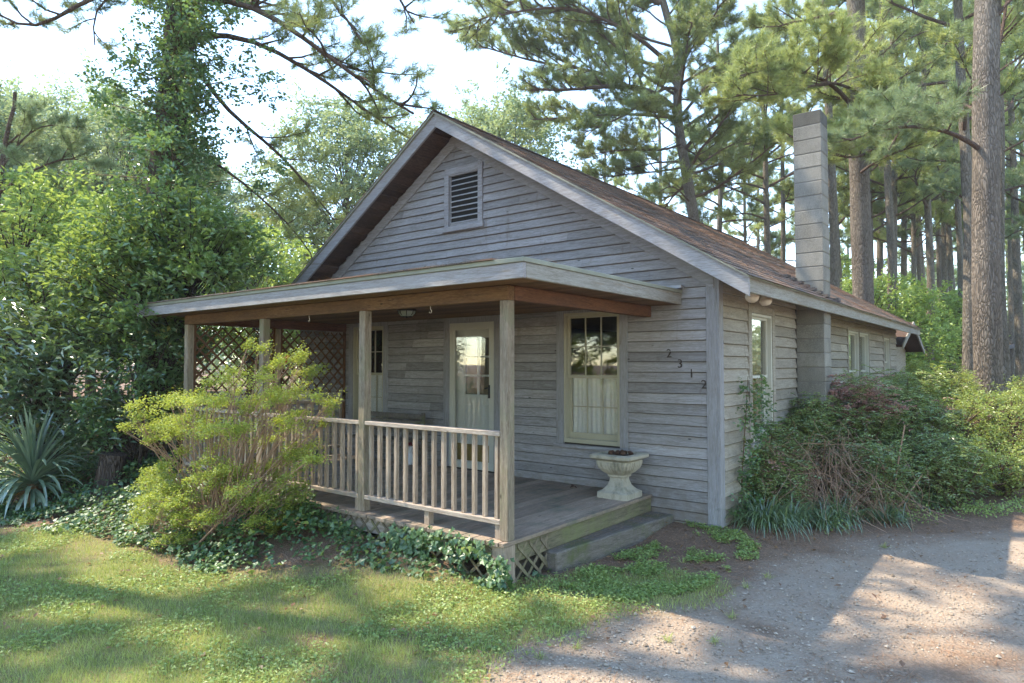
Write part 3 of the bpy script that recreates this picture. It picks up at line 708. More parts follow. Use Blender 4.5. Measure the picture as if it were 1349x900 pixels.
# beams
g = G(); box(g, -8.99, -3.43, 4.305, 4.395, 2.371, 2.495, .6); bm_ = part(g, 'porch_beam', M['brown_x'], bevel=.004)
g = G(); box(g, -3.515, -3.425, 4.397, YW - .03, 2.375, 2.497, .45); part(g, 'porch_beam', M['brown_y'], bevel=.004)
g = G(); box(g, -8.985, -8.895, 4.397, YW - .03, 2.375, 2.497, .45); part(g, 'porch_beam', M['brown_y'], bevel=.004)
g = G()
for k in range(24):
    y_ = 4.07 + k * .12; box(g, -9.73, -3.10, y_, y_ + .117, 2.50, 2.52, float(R.random()))
pr_ = part(g, 'porch_ceiling', M['brown_x'])
g = G(); box(g, -9.78, -3.06, 4.03, 4.065, 2.498, 2.618, .62); rr_ = None
prf = thing  # placeholder name for readability
fas = part(g, 'porch_fascia', M['trim_x'], bevel=.003)
g = G(); box(g, -3.095, -3.06, 4.067, YW - .03, 2.498, 2.618, .45); part(g, 'porch_fascia', M['trim_y'], bevel=.003)
g = G(); box(g, -9.78, -9.745, 4.067, YW - .03, 2.498, 2.618, .45); part(g, 'porch_fascia', M['trim_y'], bevel=.003)
g = G(); box(g, -9.79, -3.05, 4.018, YW - .03, 2.620, 2.658); rr_ = part(g, 'porch_roof', M['metal'], bevel=.004)
g = G()
for k in range(22):
    for q in range(20):
        xa = -9.80 + q * .34 + (k % 2) * .1; y_ = 4.0 + k * .135
        if xa + .33 < -3.03 and y_ < YW - .05: box(g, max(xa, -9.8), xa + .335, y_, min(y_ + .15, YW - .04), 2.6585 + .002 * (k % 2), 2.668 + .004 * R.random(), float(R.random()))
part(g, 'roof_covering', M['shingle'], rr_)
g = G(); box(g, -3.28, -3.16, YW - .11, YW - .035, 2.669, 2.70, .5); part(g, 'flashing', M['flash'], rr_); g = G(); box(g, -3.155, -3.03, YW - .12, YW - .036, 2.67, 2.705, .5); part(g, 'flashing', M['flash'], rr_)
n = 2600; P = np.stack([R.uniform(-9.7, -3.1, n), 4.0 + np.abs(R.normal(0, .5, n)), np.full(n, 2.675)], 1)
k = (P[:, 1] < 6.85) & (R.random(n) < sst(.35, .6, fbm(P[:, 0], P[:, 1], .6))); P = P[k]; P = P[:]
g = G(); litter(g, P, R.uniform(.06, .15, len(P)), .004, R.random(len(P)), .12); tag(build(g, 'porch_roof_pine_straw', M['straw']), kind='stuff')
# railings
def railing(x0_, x1_, ax='x', c=4.35, nb=14):
    g = G()
    B = (lambda g_, a, b, h0, h1, w_, t=.5: box(g_, a, b, c - w_, c + w_, h0, h1, t)) if ax == 'x' else (lambda g_, a, b, h0, h1, w_, t=.5: box(g_, c - w_, c + w_, a, b, h0, h1, t))
    B(g, x0_, x1_, 1.235, 1.275, .042, .6); r_ = part(g, 'porch_railing', M['rail_x' if ax == 'x' else 'rail_z'], bevel=.004)
    g = G(); B(g, x0_, x1_, .505, .545, .042, .55); part(g, 'bottom_rail', M['rail_x' if ax == 'x' else 'rail_z'], r_, bevel=.004)
    me = None
    for k in range(nb):
        u = x0_ + (x1_ - x0_) * (k + .5) / nb + R.normal(0, .004); tl = R.normal(0, .0025)
        g = G()
        if ax == 'x': prism(g, [(u - .018, .546), (u + .018, .546), (u + .018 + tl, 1.234), (u - .018 + tl, 1.234)], 'y', c - .018, c + .018, float(np.clip(R.normal(.55, .2), 0, 1)))
        else: box(g, c - .018, c + .018, u - .018, u + .018, .546, 1.234, float(R.random()))
        part(g, 'baluster', M['rail_z'], r_, bevel=.002, recalc=True)
    u = (x0_ + x1_) / 2
    for q in (u, x1_ - .03):
        g = G()
        if ax == 'x': box(g, q - .03, q + .03, c - .03, c + .03, .381, .504)
        else: box(g, c - .03, c + .03, q - .03, q + .03, .381, .504)
        part(g, 'support_block', M['rail_z'], r_)
railing(-5.254, -3.521); railing(-7.074, -5.346); railing(-8.894, -7.166)
railing(4.396, 5.614, 'y', -8.94, 9); railing(5.706, 6.90, 'y', -8.94, 9)
# lattice panels at the left end of the porch
def lat(g_, to3, a0, a1, z0_, z1_, sp=.115, w_=.034, th=.007):
    """diagonal strips clipped to a rectangle"""
    for sgn, dd in ((1, 0), (-1, th)):
        L = (a1 - a0) + (z1_ - z0_); k = -L
        while k < L:
            if sgn > 0: # z - z0 = (a-a0) + k
                pa = max(a0, a0 - k); pb = min(a1, a0 - k + (z1_ - z0_)); f = lambda a: z0_ + (a - a0) + k
            else:
                pa = max(a0, a0 + k); pb = min(a1, a0 + k + (z1_ - z0_)); f = lambda a: z1_ - (a - a0 - k) if False else z0_ + (z1_ - z0_) - (a - a0) + k
            if sgn < 0:
                # z = z1 - (a-a0) + k ; need z0<=z<=z1
                pa = max(a0, a0 + k); pb = min(a1, a0 + k + (z1_ - z0_)); f = lambda a: z1_ - (a - a0) + k
            if pb - pa > .02:
                h = w_ * .707
                pts = [(pa, f(pa) - h), (pb, f(pb) - h), (pb, f(pb) + h), (pa, f(pa) + h)]
                pts = [(a, min(max(z, z0_), z1_)) for a, z in pts]
                V = [to3(a, dd, z) for a, z in pts] + [to3(a, dd + th * .95, z) for a, z in pts]
                g_.add(V, [[3, 2, 1, 0], [4, 5, 6, 7], [0, 1, 5, 4], [1, 2, 6, 5], [2, 3, 7, 6], [3, 0, 4, 7]], float(R.uniform(.2, .8)))
            k += sp * 1.414
for (a, b) in ((4.396, 5.614), (5.706, 6.90)):
    g = G(); f3 = lambda u, d, z: (-8.925 + d, u, z)
    lat(g, f3, a, b, 1.38, 2.36)
    box(g, -8.93, -8.90, a, a + .03, 1.38, 2.37); box(g, -8.93, -8.90, b - .03, b, 1.29, 2.37)
    part(g, 'lattice_panel', M['lattice'], recalc=True)
g = G(); box(g, -8.945, -8.90, 6.87, 6.905, .381, 1.38); part(g, 'lattice_post', M['lattice'])
g = G(); lat(g, lambda u, d, z: (u, PY0 + .058 - d, z), PX0 + .03, -3.57, .0, .34, .115, .042); part(g, 'skirt_lattice', M['skirt'], pf, recalc=True)
g = G(); lat(g, lambda u, d, z: (PX1 - .025 + d, u, z), PY0 + .1, 4.88, .0, .335, .115, .042); part(g, 'skirt_lattice', M['skirt'], pf, recalc=True)
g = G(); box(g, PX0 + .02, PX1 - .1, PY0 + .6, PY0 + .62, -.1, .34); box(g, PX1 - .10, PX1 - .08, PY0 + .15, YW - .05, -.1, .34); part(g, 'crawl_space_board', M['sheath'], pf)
# ceiling light
g = G(); c = at(536, 402, 8.0); c[2] = 2.5
lathe(g, [(.0, -.09), (.07, -.085), (.10, -.05), (.105, -.02)], c, 8); cl = part(g, 'ceiling_light', M['litelens'])
g = G()
for q in range(8):
    th = q * math.pi / 4; tube(g, [c + [.108 * math.cos(th), .108 * math.sin(th), -.01], c + [.103 * math.cos(th), .103 * math.sin(th), -.05], c + [.05 * math.cos(th), .05 * math.sin(th), -.095]], .005, 5)
lathe(g, [(0, .0), (.12, 0), (.12, -.02), (.1, -.025)], c, 16); lathe(g, [(0.0, -.11), (.012, -.10), (.05, -.092)], c, 8); part(g, 'cage', M['black'], cl)
for px_, py_ in ((407, 416), (567, 403)):   # hooks under the beam
    c = at(px_, py_, 7); r_ = FW + RT * (px_ - CX) / F - UP * (py_ - CY) / F; c = CAM + r_ * ((4.35) / r_[1])
    th = np.linspace(-1.4, 2.8, 9); pts = [(c[0], 4.35, 2.372), (c[0], 4.35, 2.345)] + [(c[0] + .016 * math.cos(q), 4.35, 2.325 - .016 * math.sin(q)) for q in th]
    g = G(); tube(g, pts, .003, 6); part(g, 'hook', M['bulb'])
# house numbers
fc = bpy.data.curves.new('digit', 'FONT'); fc.size = .135; fc.extrude = .004; fc.align_x = 'CENTER'
dg = bpy.context.evaluated_depsgraph_get()
for ch_, px_, py_ in (('2', 881.5, 471), ('3', 896, 484.5), ('1', 911, 497.5), ('2', 927.5, 512)):
    fc.body = ch_; tmp = bpy.data.objects.new('tmp', fc); COL.objects.link(tmp); dg.update()
    me = bpy.data.meshes.new_from_object(tmp.evaluated_get(dg)); bpy.data.objects.remove(tmp)
    r_ = FW + RT * (px_ - CX) / F - UP * (py_ - CY) / F; p = CAM + r_ * ((YW - .034) / r_[1])
    o = link(me, 'house_number', HL, M['num']); o.rotation_euler = (math.pi / 2, 0, 0); o.location = p - HLv
# flood lights under the eave
for yq, dr_ in ((7.12, (.15, -.45, -1)), (7.50, (.1, .3, -1))):
    c = np.array([-2.36, yq, 2.60]); g = G(); d_ = nrm(dr_)
    lathe(g, [(.0, .02), (.03, .02), (.035, .05), (.05, .07), (.068, .09), (.072, .10), (.066, .13), (.045, .155), (.0, .165)], c - [0, 0, -.045], 20, d_)
    fl = part(g, 'flood_light', M['bulb'], smooth=True)
    g = G(); tube(g, [c + [0, 0, .1], c + [0, 0, .04], c + d_ * .03], .018, 8); part(g, 'bracket', M['bulb'], fl)
# rear wing with its own low roof
g = G(); box(g, -6.5, -2.95, YB + .002, 22.0, 0, 2.25)
prism(g, [(YB + .002, 2.25), (22.0, 2.25), (20.2, 2.75)], 'x', -6.5, -2.95)
wg = part(g, 'rear_wing', M['sid_y'])
g = G(); V = []
for sgn in (0, 1):
    ya, yb, za, zb = (18.33, 20.2, 2.26, 2.90) if not sgn else (20.2, 22.2, 2.90, 2.20)
    prism(g, [(ya, za), (yb, zb), (yb, zb + .05), (ya, za + .05)], 'x', -6.5, -2.53)
part(g, 'roof', M['soffit'], wg)
g = G()
for sgn in (0, 1):
    ya, yb, za, zb = (18.33, 20.2, 2.26, 2.90) if not sgn else (20.2, 22.2, 2.90, 2.20)
    prism(g, [(ya, za - .06), (yb, zb - .06), (yb, zb + .07), (ya, za + .07)], 'x', -2.529, -2.50)
part(g, 'rake_board', M['trim_y'], wg)

# ---------------------------------------------------------------- things on and by the porch
# step
g = G(); sx = np.array([.17 / 2.08, 1, 0]); sx = nrm(sx); c0 = np.array([-3.33, 4.86, 0])
nrmx = np.array([sx[1], -sx[0], 0])
V = []
for z_ in (-.05, .188):
    for a_, b_ in ((0, 0), (2.05, 0), (2.05, -.30), (0, -.30)): V.append(c0 + sx * a_ + nrmx * b_ + [0, 0, z_])
g.add(V, BF, .5)
stp = build(g, 'porch_step', M['step'], bevel=.012, recalc=True, loc=c0); tag(stp, 'mossy dark wooden beam laid as a step along the open side of the porch', 'step')
n = 500; P = c0 + sx * R.uniform(.05, 2.0, n)[:, None] + nrmx * (-.22 * np.abs(R.normal(0, .5, n)).clip(0, 1))[:, None] * 0 + nrmx * R.uniform(-.28, -.06, n)[:, None] + [0, 0, .192]
g = G(); litter(g, P, R.uniform(.03, .1, n), .003, R.random(n), .1); tag(build(g, 'step_pine_straw', M['straw']), kind='stuff')
# urn
UC = np.array([-3.645, 6.55, .38])
def ring(hw, z, p=8, flute=0, n=96, ch_=0):
    th = np.linspace(0, 2 * math.pi, n, endpoint=False); c_, s_ = np.cos(th), np.sin(th)
    r = hw / (np.abs(c_) ** p + np.abs(s_) ** p) ** (1 / p)
    r = r * (1 - flute * (np.abs(np.sin(th * 16)) ** .6 * -1 + 1))
    return np.stack([r * c_, r * s_, np.full(n, z)], 1)
pr = [(.165, 0, 30, 0), (.165, .055, 30, 0), (.155, .06, 30, 0), (.13, .075, 14, 0), (.095, .115, 9, 0), (.078, .165, 7, 0), (.075, .195, 6, 0), (.092, .205, 8, 0), (.092, .222, 8, 0), (.10, .228, 6, .0), (.135, .25, 6, .06), (.168, .285, 6, .075), (.183, .325, 6, .07), (.183, .352, 7, .04), (.172, .362, 9, 0), (.185, .37, 16, 0), (.215, .385, 16, 0), (.222, .39, 16, 0), (.222, .415, 16, 0), (.205, .425, 14, 0), (.165, .428, 10, 0), (.155, .40, 8, 0), (.0, .395, 8, 0)]
RR = np.vstack([ring(a, b, c, d) for a, b, c, d in pr]); RR *= 1.12
g = G(); n_ = 96; g.add(RR + UC, np.array([[i * n_ + j, i * n_ + (j + 1) % n_, (i + 1) * n_ + (j + 1) % n_, (i + 1) * n_ + j] for i in range(len(pr) - 1) for j in range(n_)]))
un = build(g, 'urn_planter', M['stone'], smooth=False, loc=UC); tag(un, 'square cast stone urn with fluted bowl on the porch floor by the wall', 'urn')
g = G(); g.add(ring(.155, .404, 8) * 1.12 + UC, [list(range(96))]); build(g, 'soil', M['soil'], un, loc=UC)
for k in range(9):
    a_ = k * 2.4; rr = .03 + .012 * k; c = UC + [rr * math.cos(a_), rr * math.sin(a_), .478 + .008 * R.random()]
    g = G(); ax_ = nrm(R.normal(size=3) * [1, 1, .35]); s_ = R.uniform(.026, .034)
    prof = []
    for q in range(7):
        hh = -s_ + q * s_ / 3; ro = s_ * .75 * math.sqrt(max(.02, 1 - (hh / s_ / 1.05) ** 2)); prof += [(ro * .62, hh), (ro * 1.1, hh + s_ * .16)]
    lathe(g, prof, c, 10, ax_)
    o = build(g, 'pine_cone', M['cone'], loc=c); tag(o, 'small brown pine cone lying in the top of the stone urn', 'pine cone', 'pine cones heaped in the urn')
# snowman ornament
c = g0(540, 611, .38); c[1] = 6.72; c[0] = at(540, 611, 1)[0] / at(540, 611, 1)[1] * 6.72 if False else c[0]
r_ = FW + RT * (540 - CX) / F - UP * (611 - CY) / F; c = CAM + r_ * (6.75 / r_[1]); c[2] = .381
sn = thing('porch_ornament', 'small white snowman ornament with twig arms against the wall behind the railing', 'ornament', c)
g = G(); lathe(g, [(0, 0), (.058, .0), (.062, .03), (.06, .15), (.05, .175), (.042, .18), (.05, .20), (.052, .25), (.04, .285), (.0, .29)], (0, 0, 0), 20); build(g, 'body', M['snow'], sn, smooth=True)
g = G(); lathe(g, [(0, .36), (.03, .355), (.035, .285), (.06, .28), (.06, .272), (.0, .272)], (0, 0, 0), 16); build(g, 'hat', M['red'], sn)
g = G(); lathe(g, [(0, .0), (.022, .004), (.025, .016), (.0, .02)], (.0, -.066, .14), 12, (0, 1, 0)); build(g, 'button', M['red'], sn)
for sg in (-1, 1):
    g = G(); tube(g, [(sg * .05, 0, .17), (sg * .10, -.01, .19), (sg * .15, -.02, .16)], .004, 5); tube(g, [(sg * .10, -.01, .19), (sg * .13, -.01, .215)], .003, 5); build(g, 'arm', M['deadtwig'], sn)
# bench in the left part of the porch
c = np.array([-7.55, 6.55, .38]); bn = thing('bench', 'low dark wooden bench on the porch below the narrow front window', 'bench', c)
g = G()
for q in range(3): box(g, -.65, .65, -.18 + q * .115, -.08 + q * .115, .37, .395, float(R.random()))
build(g, 'seat', M['step'], bn)
g = G()
for q in range(3): box(g, -.65, .65, .18, .20, .47 + q * .1, .54 + q * .1, float(R.random()))
for q in (-.6, .6): box(g, q - .025, q + .025, .2, .235, .0, .76)
build(g, 'backrest', M['step'], bn)
for q in (-.6, .6):
    g = G(); box(g, q - .03, q + .03, -.17, -.12, 0, .369); build(g, 'leg', M['step'], bn)
    g = G(); box(g, q - .03, q + .03, -.20, .199, .56, .585); box(g, q - .02, q + .02, -.17, -.13, .396, .559); build(g, 'armrest', M['step'], bn)

# ---------------------------------------------------------------- plants
def pine_limb(W, T, pts, r, rg, lvl, sc, dens=1.0, nseg=5):
    """grow tufted side branches along a limb given as points"""
    pts = np.asarray(pts, float); m_ = len(pts); L = np.sum(np.linalg.norm(np.diff(pts, axis=0), axis=1))
    tube(W, pts, r * np.linspace(1, .3, m_), 7 if lvl == 0 else (5 if lvl == 1 else 3), .5)
    dirs = nrm(np.gradient(pts, axis=0))
    if lvl < 2:
        nb = max(3, int((L / (.42 if lvl == 0 else .30)) * dens / sc)); 
        for k in range(nb):
            f = (.28 if lvl == 0 else .25) + (.72 if lvl == 0 else .75) * (k + rg.random()) / nb; f = min(f, .999)
            i = min(int(f * (m_ - 1)), m_ - 2); q = f * (m_ - 1) - i; p = pts[i] * (1 - q) + pts[i + 1] * q; d = dirs[i]
            side = np.cross(d, [0, 0, 1.]); side = nrm(side) * (1 if k % 2 else -1)
            nd = nrm(d * rg.uniform(.5, 1.0) + side * rg.uniform(.3, 1.0) + np.array([0, 0, rg.uniform(-.15, .6)]))
            ll = (L * .38 * (1.15 - f * .75) if lvl == 0 else L * .42 * (1.1 - .6 * f)) * rg.uniform(.6, 1.25); ll = max(ll, .25 * sc)
            ss = [p]; dd = nd
            for _ in range(4 if lvl == 0 else 3):
                dd = nrm(dd + rg.normal(0, .14, 3) + [0, 0, .07]); ss.append(ss[-1] + dd * ll / (4 if lvl == 0 else 3))
            pine_limb(W, T, ss, max(r * .38, .006), rg, lvl + 1, sc, dens)
    else:
        for k in range(m_):
            if k == 0: continue
            for q in range(3 if k < m_ - 1 else 2):
                T.append(np.r_[pts[k] - dirs[k] * q * L / (m_ - 1) * .36 + rg.normal(0, .03 * sc, 3), nrm(dirs[k] + rg.normal(0, .45, 3) + [0, 0, .25])])
def needles(g_, T, K, Ln, wd, clump=2.0, seed=0):
    T = np.array(T); n = len(T); rg = np.random.default_rng(seed); P = np.repeat(T[:, :3], K, 0); D = np.repeat(nrm(T[:, 3:6]), K, 0)
    tc = np.clip(.5 + 1.3 * (vnoise(T[:, 0] * 1.3 + T[:, 2], T[:, 1] * 1.3 - T[:, 2], clump) - .5) + rg.normal(0, .12, n), 0, 1)
    Rn = rg.normal(size=(n * K, 3)); Rn = nrm(Rn - D * np.sum(Rn * D, 1, keepdims=True))
    th = rg.uniform(.15, 1.25, n * K)[:, None]; N = D * np.cos(th) + Rn * np.sin(th)
    B = nrm(np.cross(N, rg.normal(size=(n * K, 3)))) * wd / 2; P = P - D * (rg.random(n * K) * Ln * .45)[:, None]
    tip = P + N * (Ln * rg.uniform(.7, 1.1, n * K))[:, None] + [0, 0, -.02]
    g_.add(np.stack([P - B, P + B, tip], 1).reshape(-1, 3), np.arange(3 * n * K).reshape(-1, 3), np.repeat(tc, 3 * K))
def smooth_path(pts, n=10):
    pts = np.asarray(pts, float); d = np.r_[0, np.cumsum(np.linalg.norm(np.diff(pts, axis=0), axis=1))]; t = np.linspace(0, d[-1], n)
    o = np.stack([np.interp(t, d, pts[:, k]) for k in range(3)], 1)
    for _ in range(2): o[1:-1] = (o[:-2] + 2 * o[1:-1] + o[2:]) / 4
    return o
def pine(name, label, trunk, r0, r1, limbs=(), auto=None, seed=0, mat='needle', bk='bark', sc=1.0, K=22, Ln=.2, wd=.007, group=None, dens=1.0, inst_of=None):
    """trunk: world points; limbs: list of (world points, radius); auto=(n, zlo, zhi, length)"""
    rg = np.random.default_rng(seed); trunk = np.asarray(trunk, float); base = trunk[0].copy()
    t_ = thing(name, label, 'tree', base, group)
    tp = smooth_path(trunk, 26); tp += np.r_[np.zeros((1, 3)), np.cumsum(rg.normal(0, .012, (25, 3)) * [1, 1, 0], 0)]
    W = G(); m_ = len(tp); rad = np.interp(np.linspace(0, 1, m_), [0, .02, .06, 1], [r0 * 1.35, r0 * 1.12, r0, r1])
    tube(W, tp, rad, 18, .5, .02)
    build(W, 'trunk', M[bk], t_, smooth=True, loc=base)
    W = G(); T = []
    for pts, r in limbs: pine_limb(W, T, smooth_path(pts, 10), r, rg, 0, sc, dens)
    if auto:
        n_, zlo, zhi, LL = auto; a = rg.uniform(0, 6.28)
        for k in range(n_):
            z = zlo + (zhi - zlo) * ((k + rg.random() * .8) / n_); i = np.argmin(np.abs(tp[:, 2] - z)); p = tp[i].copy(); p[2] = z
            a += 2.4 + rg.normal(0, .4); f = (z - zlo) / (zhi - zlo); l = LL * (1 - .55 * f) * rg.uniform(.6, 1.15)
            d = np.array([math.cos(a), math.sin(a), rg.uniform(.1, .5) + .4 * f]); d = nrm(d); pts = [p]
            for _ in range(7): d = nrm(d + rg.normal(0, .10, 3) + [0, 0, rg.uniform(-.07, .06)]); pts.append(pts[-1] + d * l / 7)
            pine_limb(W, T, pts, .012 * l * 1.1 + .012, rg, 0, sc, dens)
    if W.n: build(W, 'limbs', M['limb'], t_, loc=base, smooth=True)
    if T:
        g_ = G(); needles(g_, T, K, Ln, wd, seed=seed); build(g_, 'needles', M[mat], t_, loc=base)
    return t_
def dup(root, loc, rz, sc, label, group=None):
    r = root.copy(); COL.objects.link(r); r.location = [float(v) for v in loc]; r.rotation_euler = (0, 0, rz); r.scale = (sc, sc, sc); r['label'] = label
    if group: r['group'] = group
    for ch_ in list(root.children):
        c = ch_.copy(); COL.objects.link(c); c.parent = r
    return r
def pxp(pl, d): return [at(a, b, d if len(q) == 0 else d + q[0]) for a, b, *q in pl]

def up_leaf_normals(n, up=.8, sp=.6): return np.array([0, 0, up]) + R.normal(0, sp, (n, 3))
def clumps(gL, gW, centers, rad, nleaf, L, Wd, anchor=None, tr=.5, tvar=.3, up=.8, flat=.6, twigr=.008):
    for k, c in enumerate(centers):
        r = rad[k] if hasattr(rad, '__len__') else rad; n = int(nleaf * (r / np.mean(rad)) ** 2)
        tc = np.clip(tr + R.normal(0, tvar), 0, 1)
        # leaves lie along a few twigs radiating through the clump
        nt_ = max(4, n // 14); td = nrm(R.normal(size=(nt_, 3)) * [1, 1, flat]); tl = r * R.uniform(.5, 1.15, nt_)
        ki = R.integers(0, nt_, n); f = np.sqrt(R.random(n)); P = c + td[ki] * (tl[ki] * f)[:, None] + R.normal(0, L * .5, (n, 3))
        leaves(gL, P, up_leaf_normals(n, up), R.uniform(.65, 1.15, n) * L, R.uniform(.7, 1.1, n) * Wd, np.clip(tc + R.normal(0, .12, n), 0, 1), D=td[ki] + R.normal(0, .5, (n, 3)))
        if gW is not None:
            for q in range(min(nt_, 5)): tube(gW, [c, c + td[q] * tl[q] * .5, c + td[q] * tl[q] * .9], [twigr * .7, twigr * .5, twigr * .3], 3)
            if anchor is not None:
                a = anchor(c) if callable(anchor) else anchor; a = np.asarray(a, float); mid = (a + c) / 2 + R.normal(0, .06, 3) * np.linalg.norm(c - a) + [0, 0, .06 * np.linalg.norm(c - a)]
                tube(gW, smooth_path([a, mid, c], 6), np.linspace(twigr * 3, twigr, 6), 4)
def ell(c, rx, ry, rz, n, shell=.55):
    d = nrm(R.normal(size=(n, 3))); r = (shell + (1 - shell) * R.random(n)) ** 1.0; return np.asarray(c) + d * r[:, None] * [rx, ry, rz]
def broad(name, label, base, ht, r0, ells, ncl, nleaf, L, Wd, mat, bk='bark2', crad=.55, group=None, cat='tree', stems=1, up=.8, tv=.3):
    base = np.asarray(base, float); t_ = thing(name, label, cat, base, group); gW = G(); gL = G()
    top = base + [0, 0, ht]
    for s_ in range(stems):
        o = R.normal(0, .12, 3) * [1, 1, 0] * (stems > 1)
        pts = smooth_path([base + o, base + o * 2 + [0, 0, ht * .4], top + o * 4 + R.normal(0, .1, 3)], 10); tube(gW, pts, np.linspace(r0, r0 * .35, 10), 9)
    C = np.vstack([ell(c, rx, ry, rz, max(1, int(ncl * w_))) for c, rx, ry, rz, w_ in ells])
    def anc(c):
        z = np.clip(c[2] - .25 * ht - .2, base[2] + .15 * ht, base[2] + ht); return base + [0, 0, z - base[2]]
    clumps(gL, gW, C, crad, nleaf, L, Wd, anc, up=up, tvar=tv, twigr=.004 + .02 * r0)
    build(gW, 'trunk' if cat == 'tree' else 'stems', M[bk], t_, loc=base, smooth=True); build(gL, 'foliage', M[mat], t_, loc=base)
    return t_
def gp(px, d, zoff=0):                         # ground point along a column of the photo at depth d
    p = at(px, 481, d); p[2] = float(gz(p[0], p[1])) + zoff; return p

#PLANTS
# --- hero trees
# 1. vine-clad pine left of the porch
d1 = 10.6; b = gp(196, d1)
tr1 = [b, at(205, 460, d1), at(212, 300, d1), at(224, 130, d1), at(240, 0, d1), at(252, -180, d1 + .3), at(258, -420, d1 + .8), at(262, -1100, d1 + .9)]
limbs = [
 (pxp([(240, 5), (275, -6, -.3), (330, 3, -.6), (385, 38, -.9), (440, 80, -1.1), (500, 125, -1.2), (545, 150, -1.2)], d1), .055),
 (pxp([(232, 50), (280, 42, -.1), (330, 46, 0), (380, 78, .1), (430, 105, .2), (470, 140, .4), (520, 170, .5)], d1), .05),
 (pxp([(262, 95), (300, 150, .4), (350, 185, .8), (395, 230, 1.1), (440, 290, 1.3)], d1), .04),
 (pxp([(230, 180), (300, 225, .9), (350, 265, 1.3), (395, 310, 1.6), (410, 335, 1.8)], d1), .03),
 (pxp([(240, -60), (180, -20, -.3), (100, 0, -.5), (70, 35, -.5), (30, 45, -.5), (0, 20, -.4)], d1), .05),
 (pxp([(238, -20), (190, 0, .4), (140, -10, .8), (115, 25, 1), (125, 60, 1.1)], d1), .035),
 (pxp([(245, -110), (330, -90, -.4), (400, -40, -.8), (450, 10, -1), (480, 60, -1)], d1), .05),
 (pxp([(245, -120), (380, -140, 0), (470, -80, .2), (520, -20, .3), (545, 30, .3)], d1), .045),
 (pxp([(250, -200), (150, -150, 0), (80, -90, 0), (20, -60, 0), (-40, -30, 0)], d1), .05),
]
pine('vine_clad_pine', 'tall pine wrapped in climbing vine left of the porch, long limbs arching over the roof', tr1, .26, .12, limbs, (26, 8.8, 20.5, 5.4), 21, 'needle', 'bark2', 1.0, 20, .18, .0065, dens=1.3)
b = gp(215, d1 - .5); gV = G(); gW = G(); C = []; rads = []
for k in range(430):
    f = R.random(); py = 470 - f * 520; w_ = np.interp(py, [-50, 60, 160, 260, 340, 470], [38, 50, 68, 66, 60, 45]); px = np.interp(py, [-30, 130, 300, 470], [240, 224, 212, 205]) + (np.clip(R.standard_t(3), -2.1, 2.1) * .62 if k % 2 else R.normal(0, .33)) * w_ * (.5 + 1.2 * vnoise(py, 3, 38)) + (14 if py < 260 else -10)
    C.append(at(px, py, d1 - .2 + R.normal(0, .5))); rads.append(R.uniform(.14, .40))
def anc1(c): 
    tp = np.array(tr1); z = c[2] - .2; return np.array([np.interp(z, tp[:, 2], tp[:, 0]), np.interp(z, tp[:, 2], tp[:, 1]), z])
clumps(gV, gW, C, rads, 62, .085, .05, anc1, .5, .28, .7, .6, .0035)
t_ = thing('climbing_vine', 'green leafy vine climbing the tall pine trunk left of the porch', 'vine', b)
build(gV, 'leaves', M['vine'], t_, loc=b); build(gW, 'stems', M['twig'], t_, loc=b)

# understory on the left
broad('leafy_tree', 'broad leafy small tree with hanging bright green leaves beside the vine wrapped trunk', gp(240, 10.0), 2.6, .06, [(at(235, 330, 9.8), 1.15, 1.0, .85, .5), (at(150, 380, 9.6), 1.1, .9, 1.0, .5), (at(295, 325, 9.9), .45, .6, .45, .12)], 120, 75, .11, .06, 'priv', crad=.42)
broad('leafy_tree', 'bright yellow green leafy tree at the left edge above the dark evergreen shrub', gp(20, 11.5), 3.2, .07, [(at(40, 310, 11.5), 1.7, 1.3, 1.2, .6), (at(90, 380, 10.8), 1.2, 1.1, .9, .4)], 120, 75, .12, .065, 'oak2', crad=.5)
broad('evergreen_shrub', 'large dark glossy leaved evergreen shrub behind the yucca', gp(60, 9.6), 1.9, .06, [(at(35, 440, 9.6), 1.2, 1.0, .9, .4), (at(90, 505, 9.2), .9, .8, .9, .35), (at(0, 520, 9.2), .9, .8, .9, .25)], 85, 60, .15, .055, 'magn', crad=.40, cat='shrub', stems=4, up=.9)
broad('evergreen_shrub', 'dark green shrub between the stump and the left porch post', gp(180, 9.4), 1.2, .03, [(at(170, 520, 9.4), .75, .6, .65, .5), (at(215, 470, 9.6), .5, .5, .5, .3), (at(120, 560, 9.2), .5, .4, .3, .2)], 60, 60, .09, .05, 'vine', crad=.32, cat='shrub', stems=4)
broad('evergreen_shrub', 'light green leafy shrub growing against the outside of the porch lattice', gp(205, 9.9), 1.2, .03, [(at(215, 430, 10.2), .5, .6, .6, .5), (at(230, 540, 9.8), .3, .5, .4, .5)], 40, 60, .09, .05, 'priv', crad=.32, cat='shrub', stems=3)
# soft grey-green pine bough of a young pine at the left
yb = gp(-20, 12.5)
pine('young_pine', 'young pine with soft grey green needles at the left edge', [yb, at(-15, 350, 12.5), at(20, 120, 12.5)], .08, .03,
     [(pxp([(-10, 260), (40, 225, -.3), (90, 205, -.5), (130, 215, -.6)], 12.5), .03), (pxp([(-10, 240), (30, 180, 0), (60, 160, 0), (100, 170, 0)], 12.5), .025), (pxp([(-10, 280), (40, 275, .1), (80, 262, .2), (110, 250, .2)], 12.5), .025), (pxp([(-10, 210), (10, 190, .1), (40, 165, .2), (50, 140, .2)], 12.5), .025)],
     None, 31, 'needle_b', 'limb', .6, 26, .16, .006)
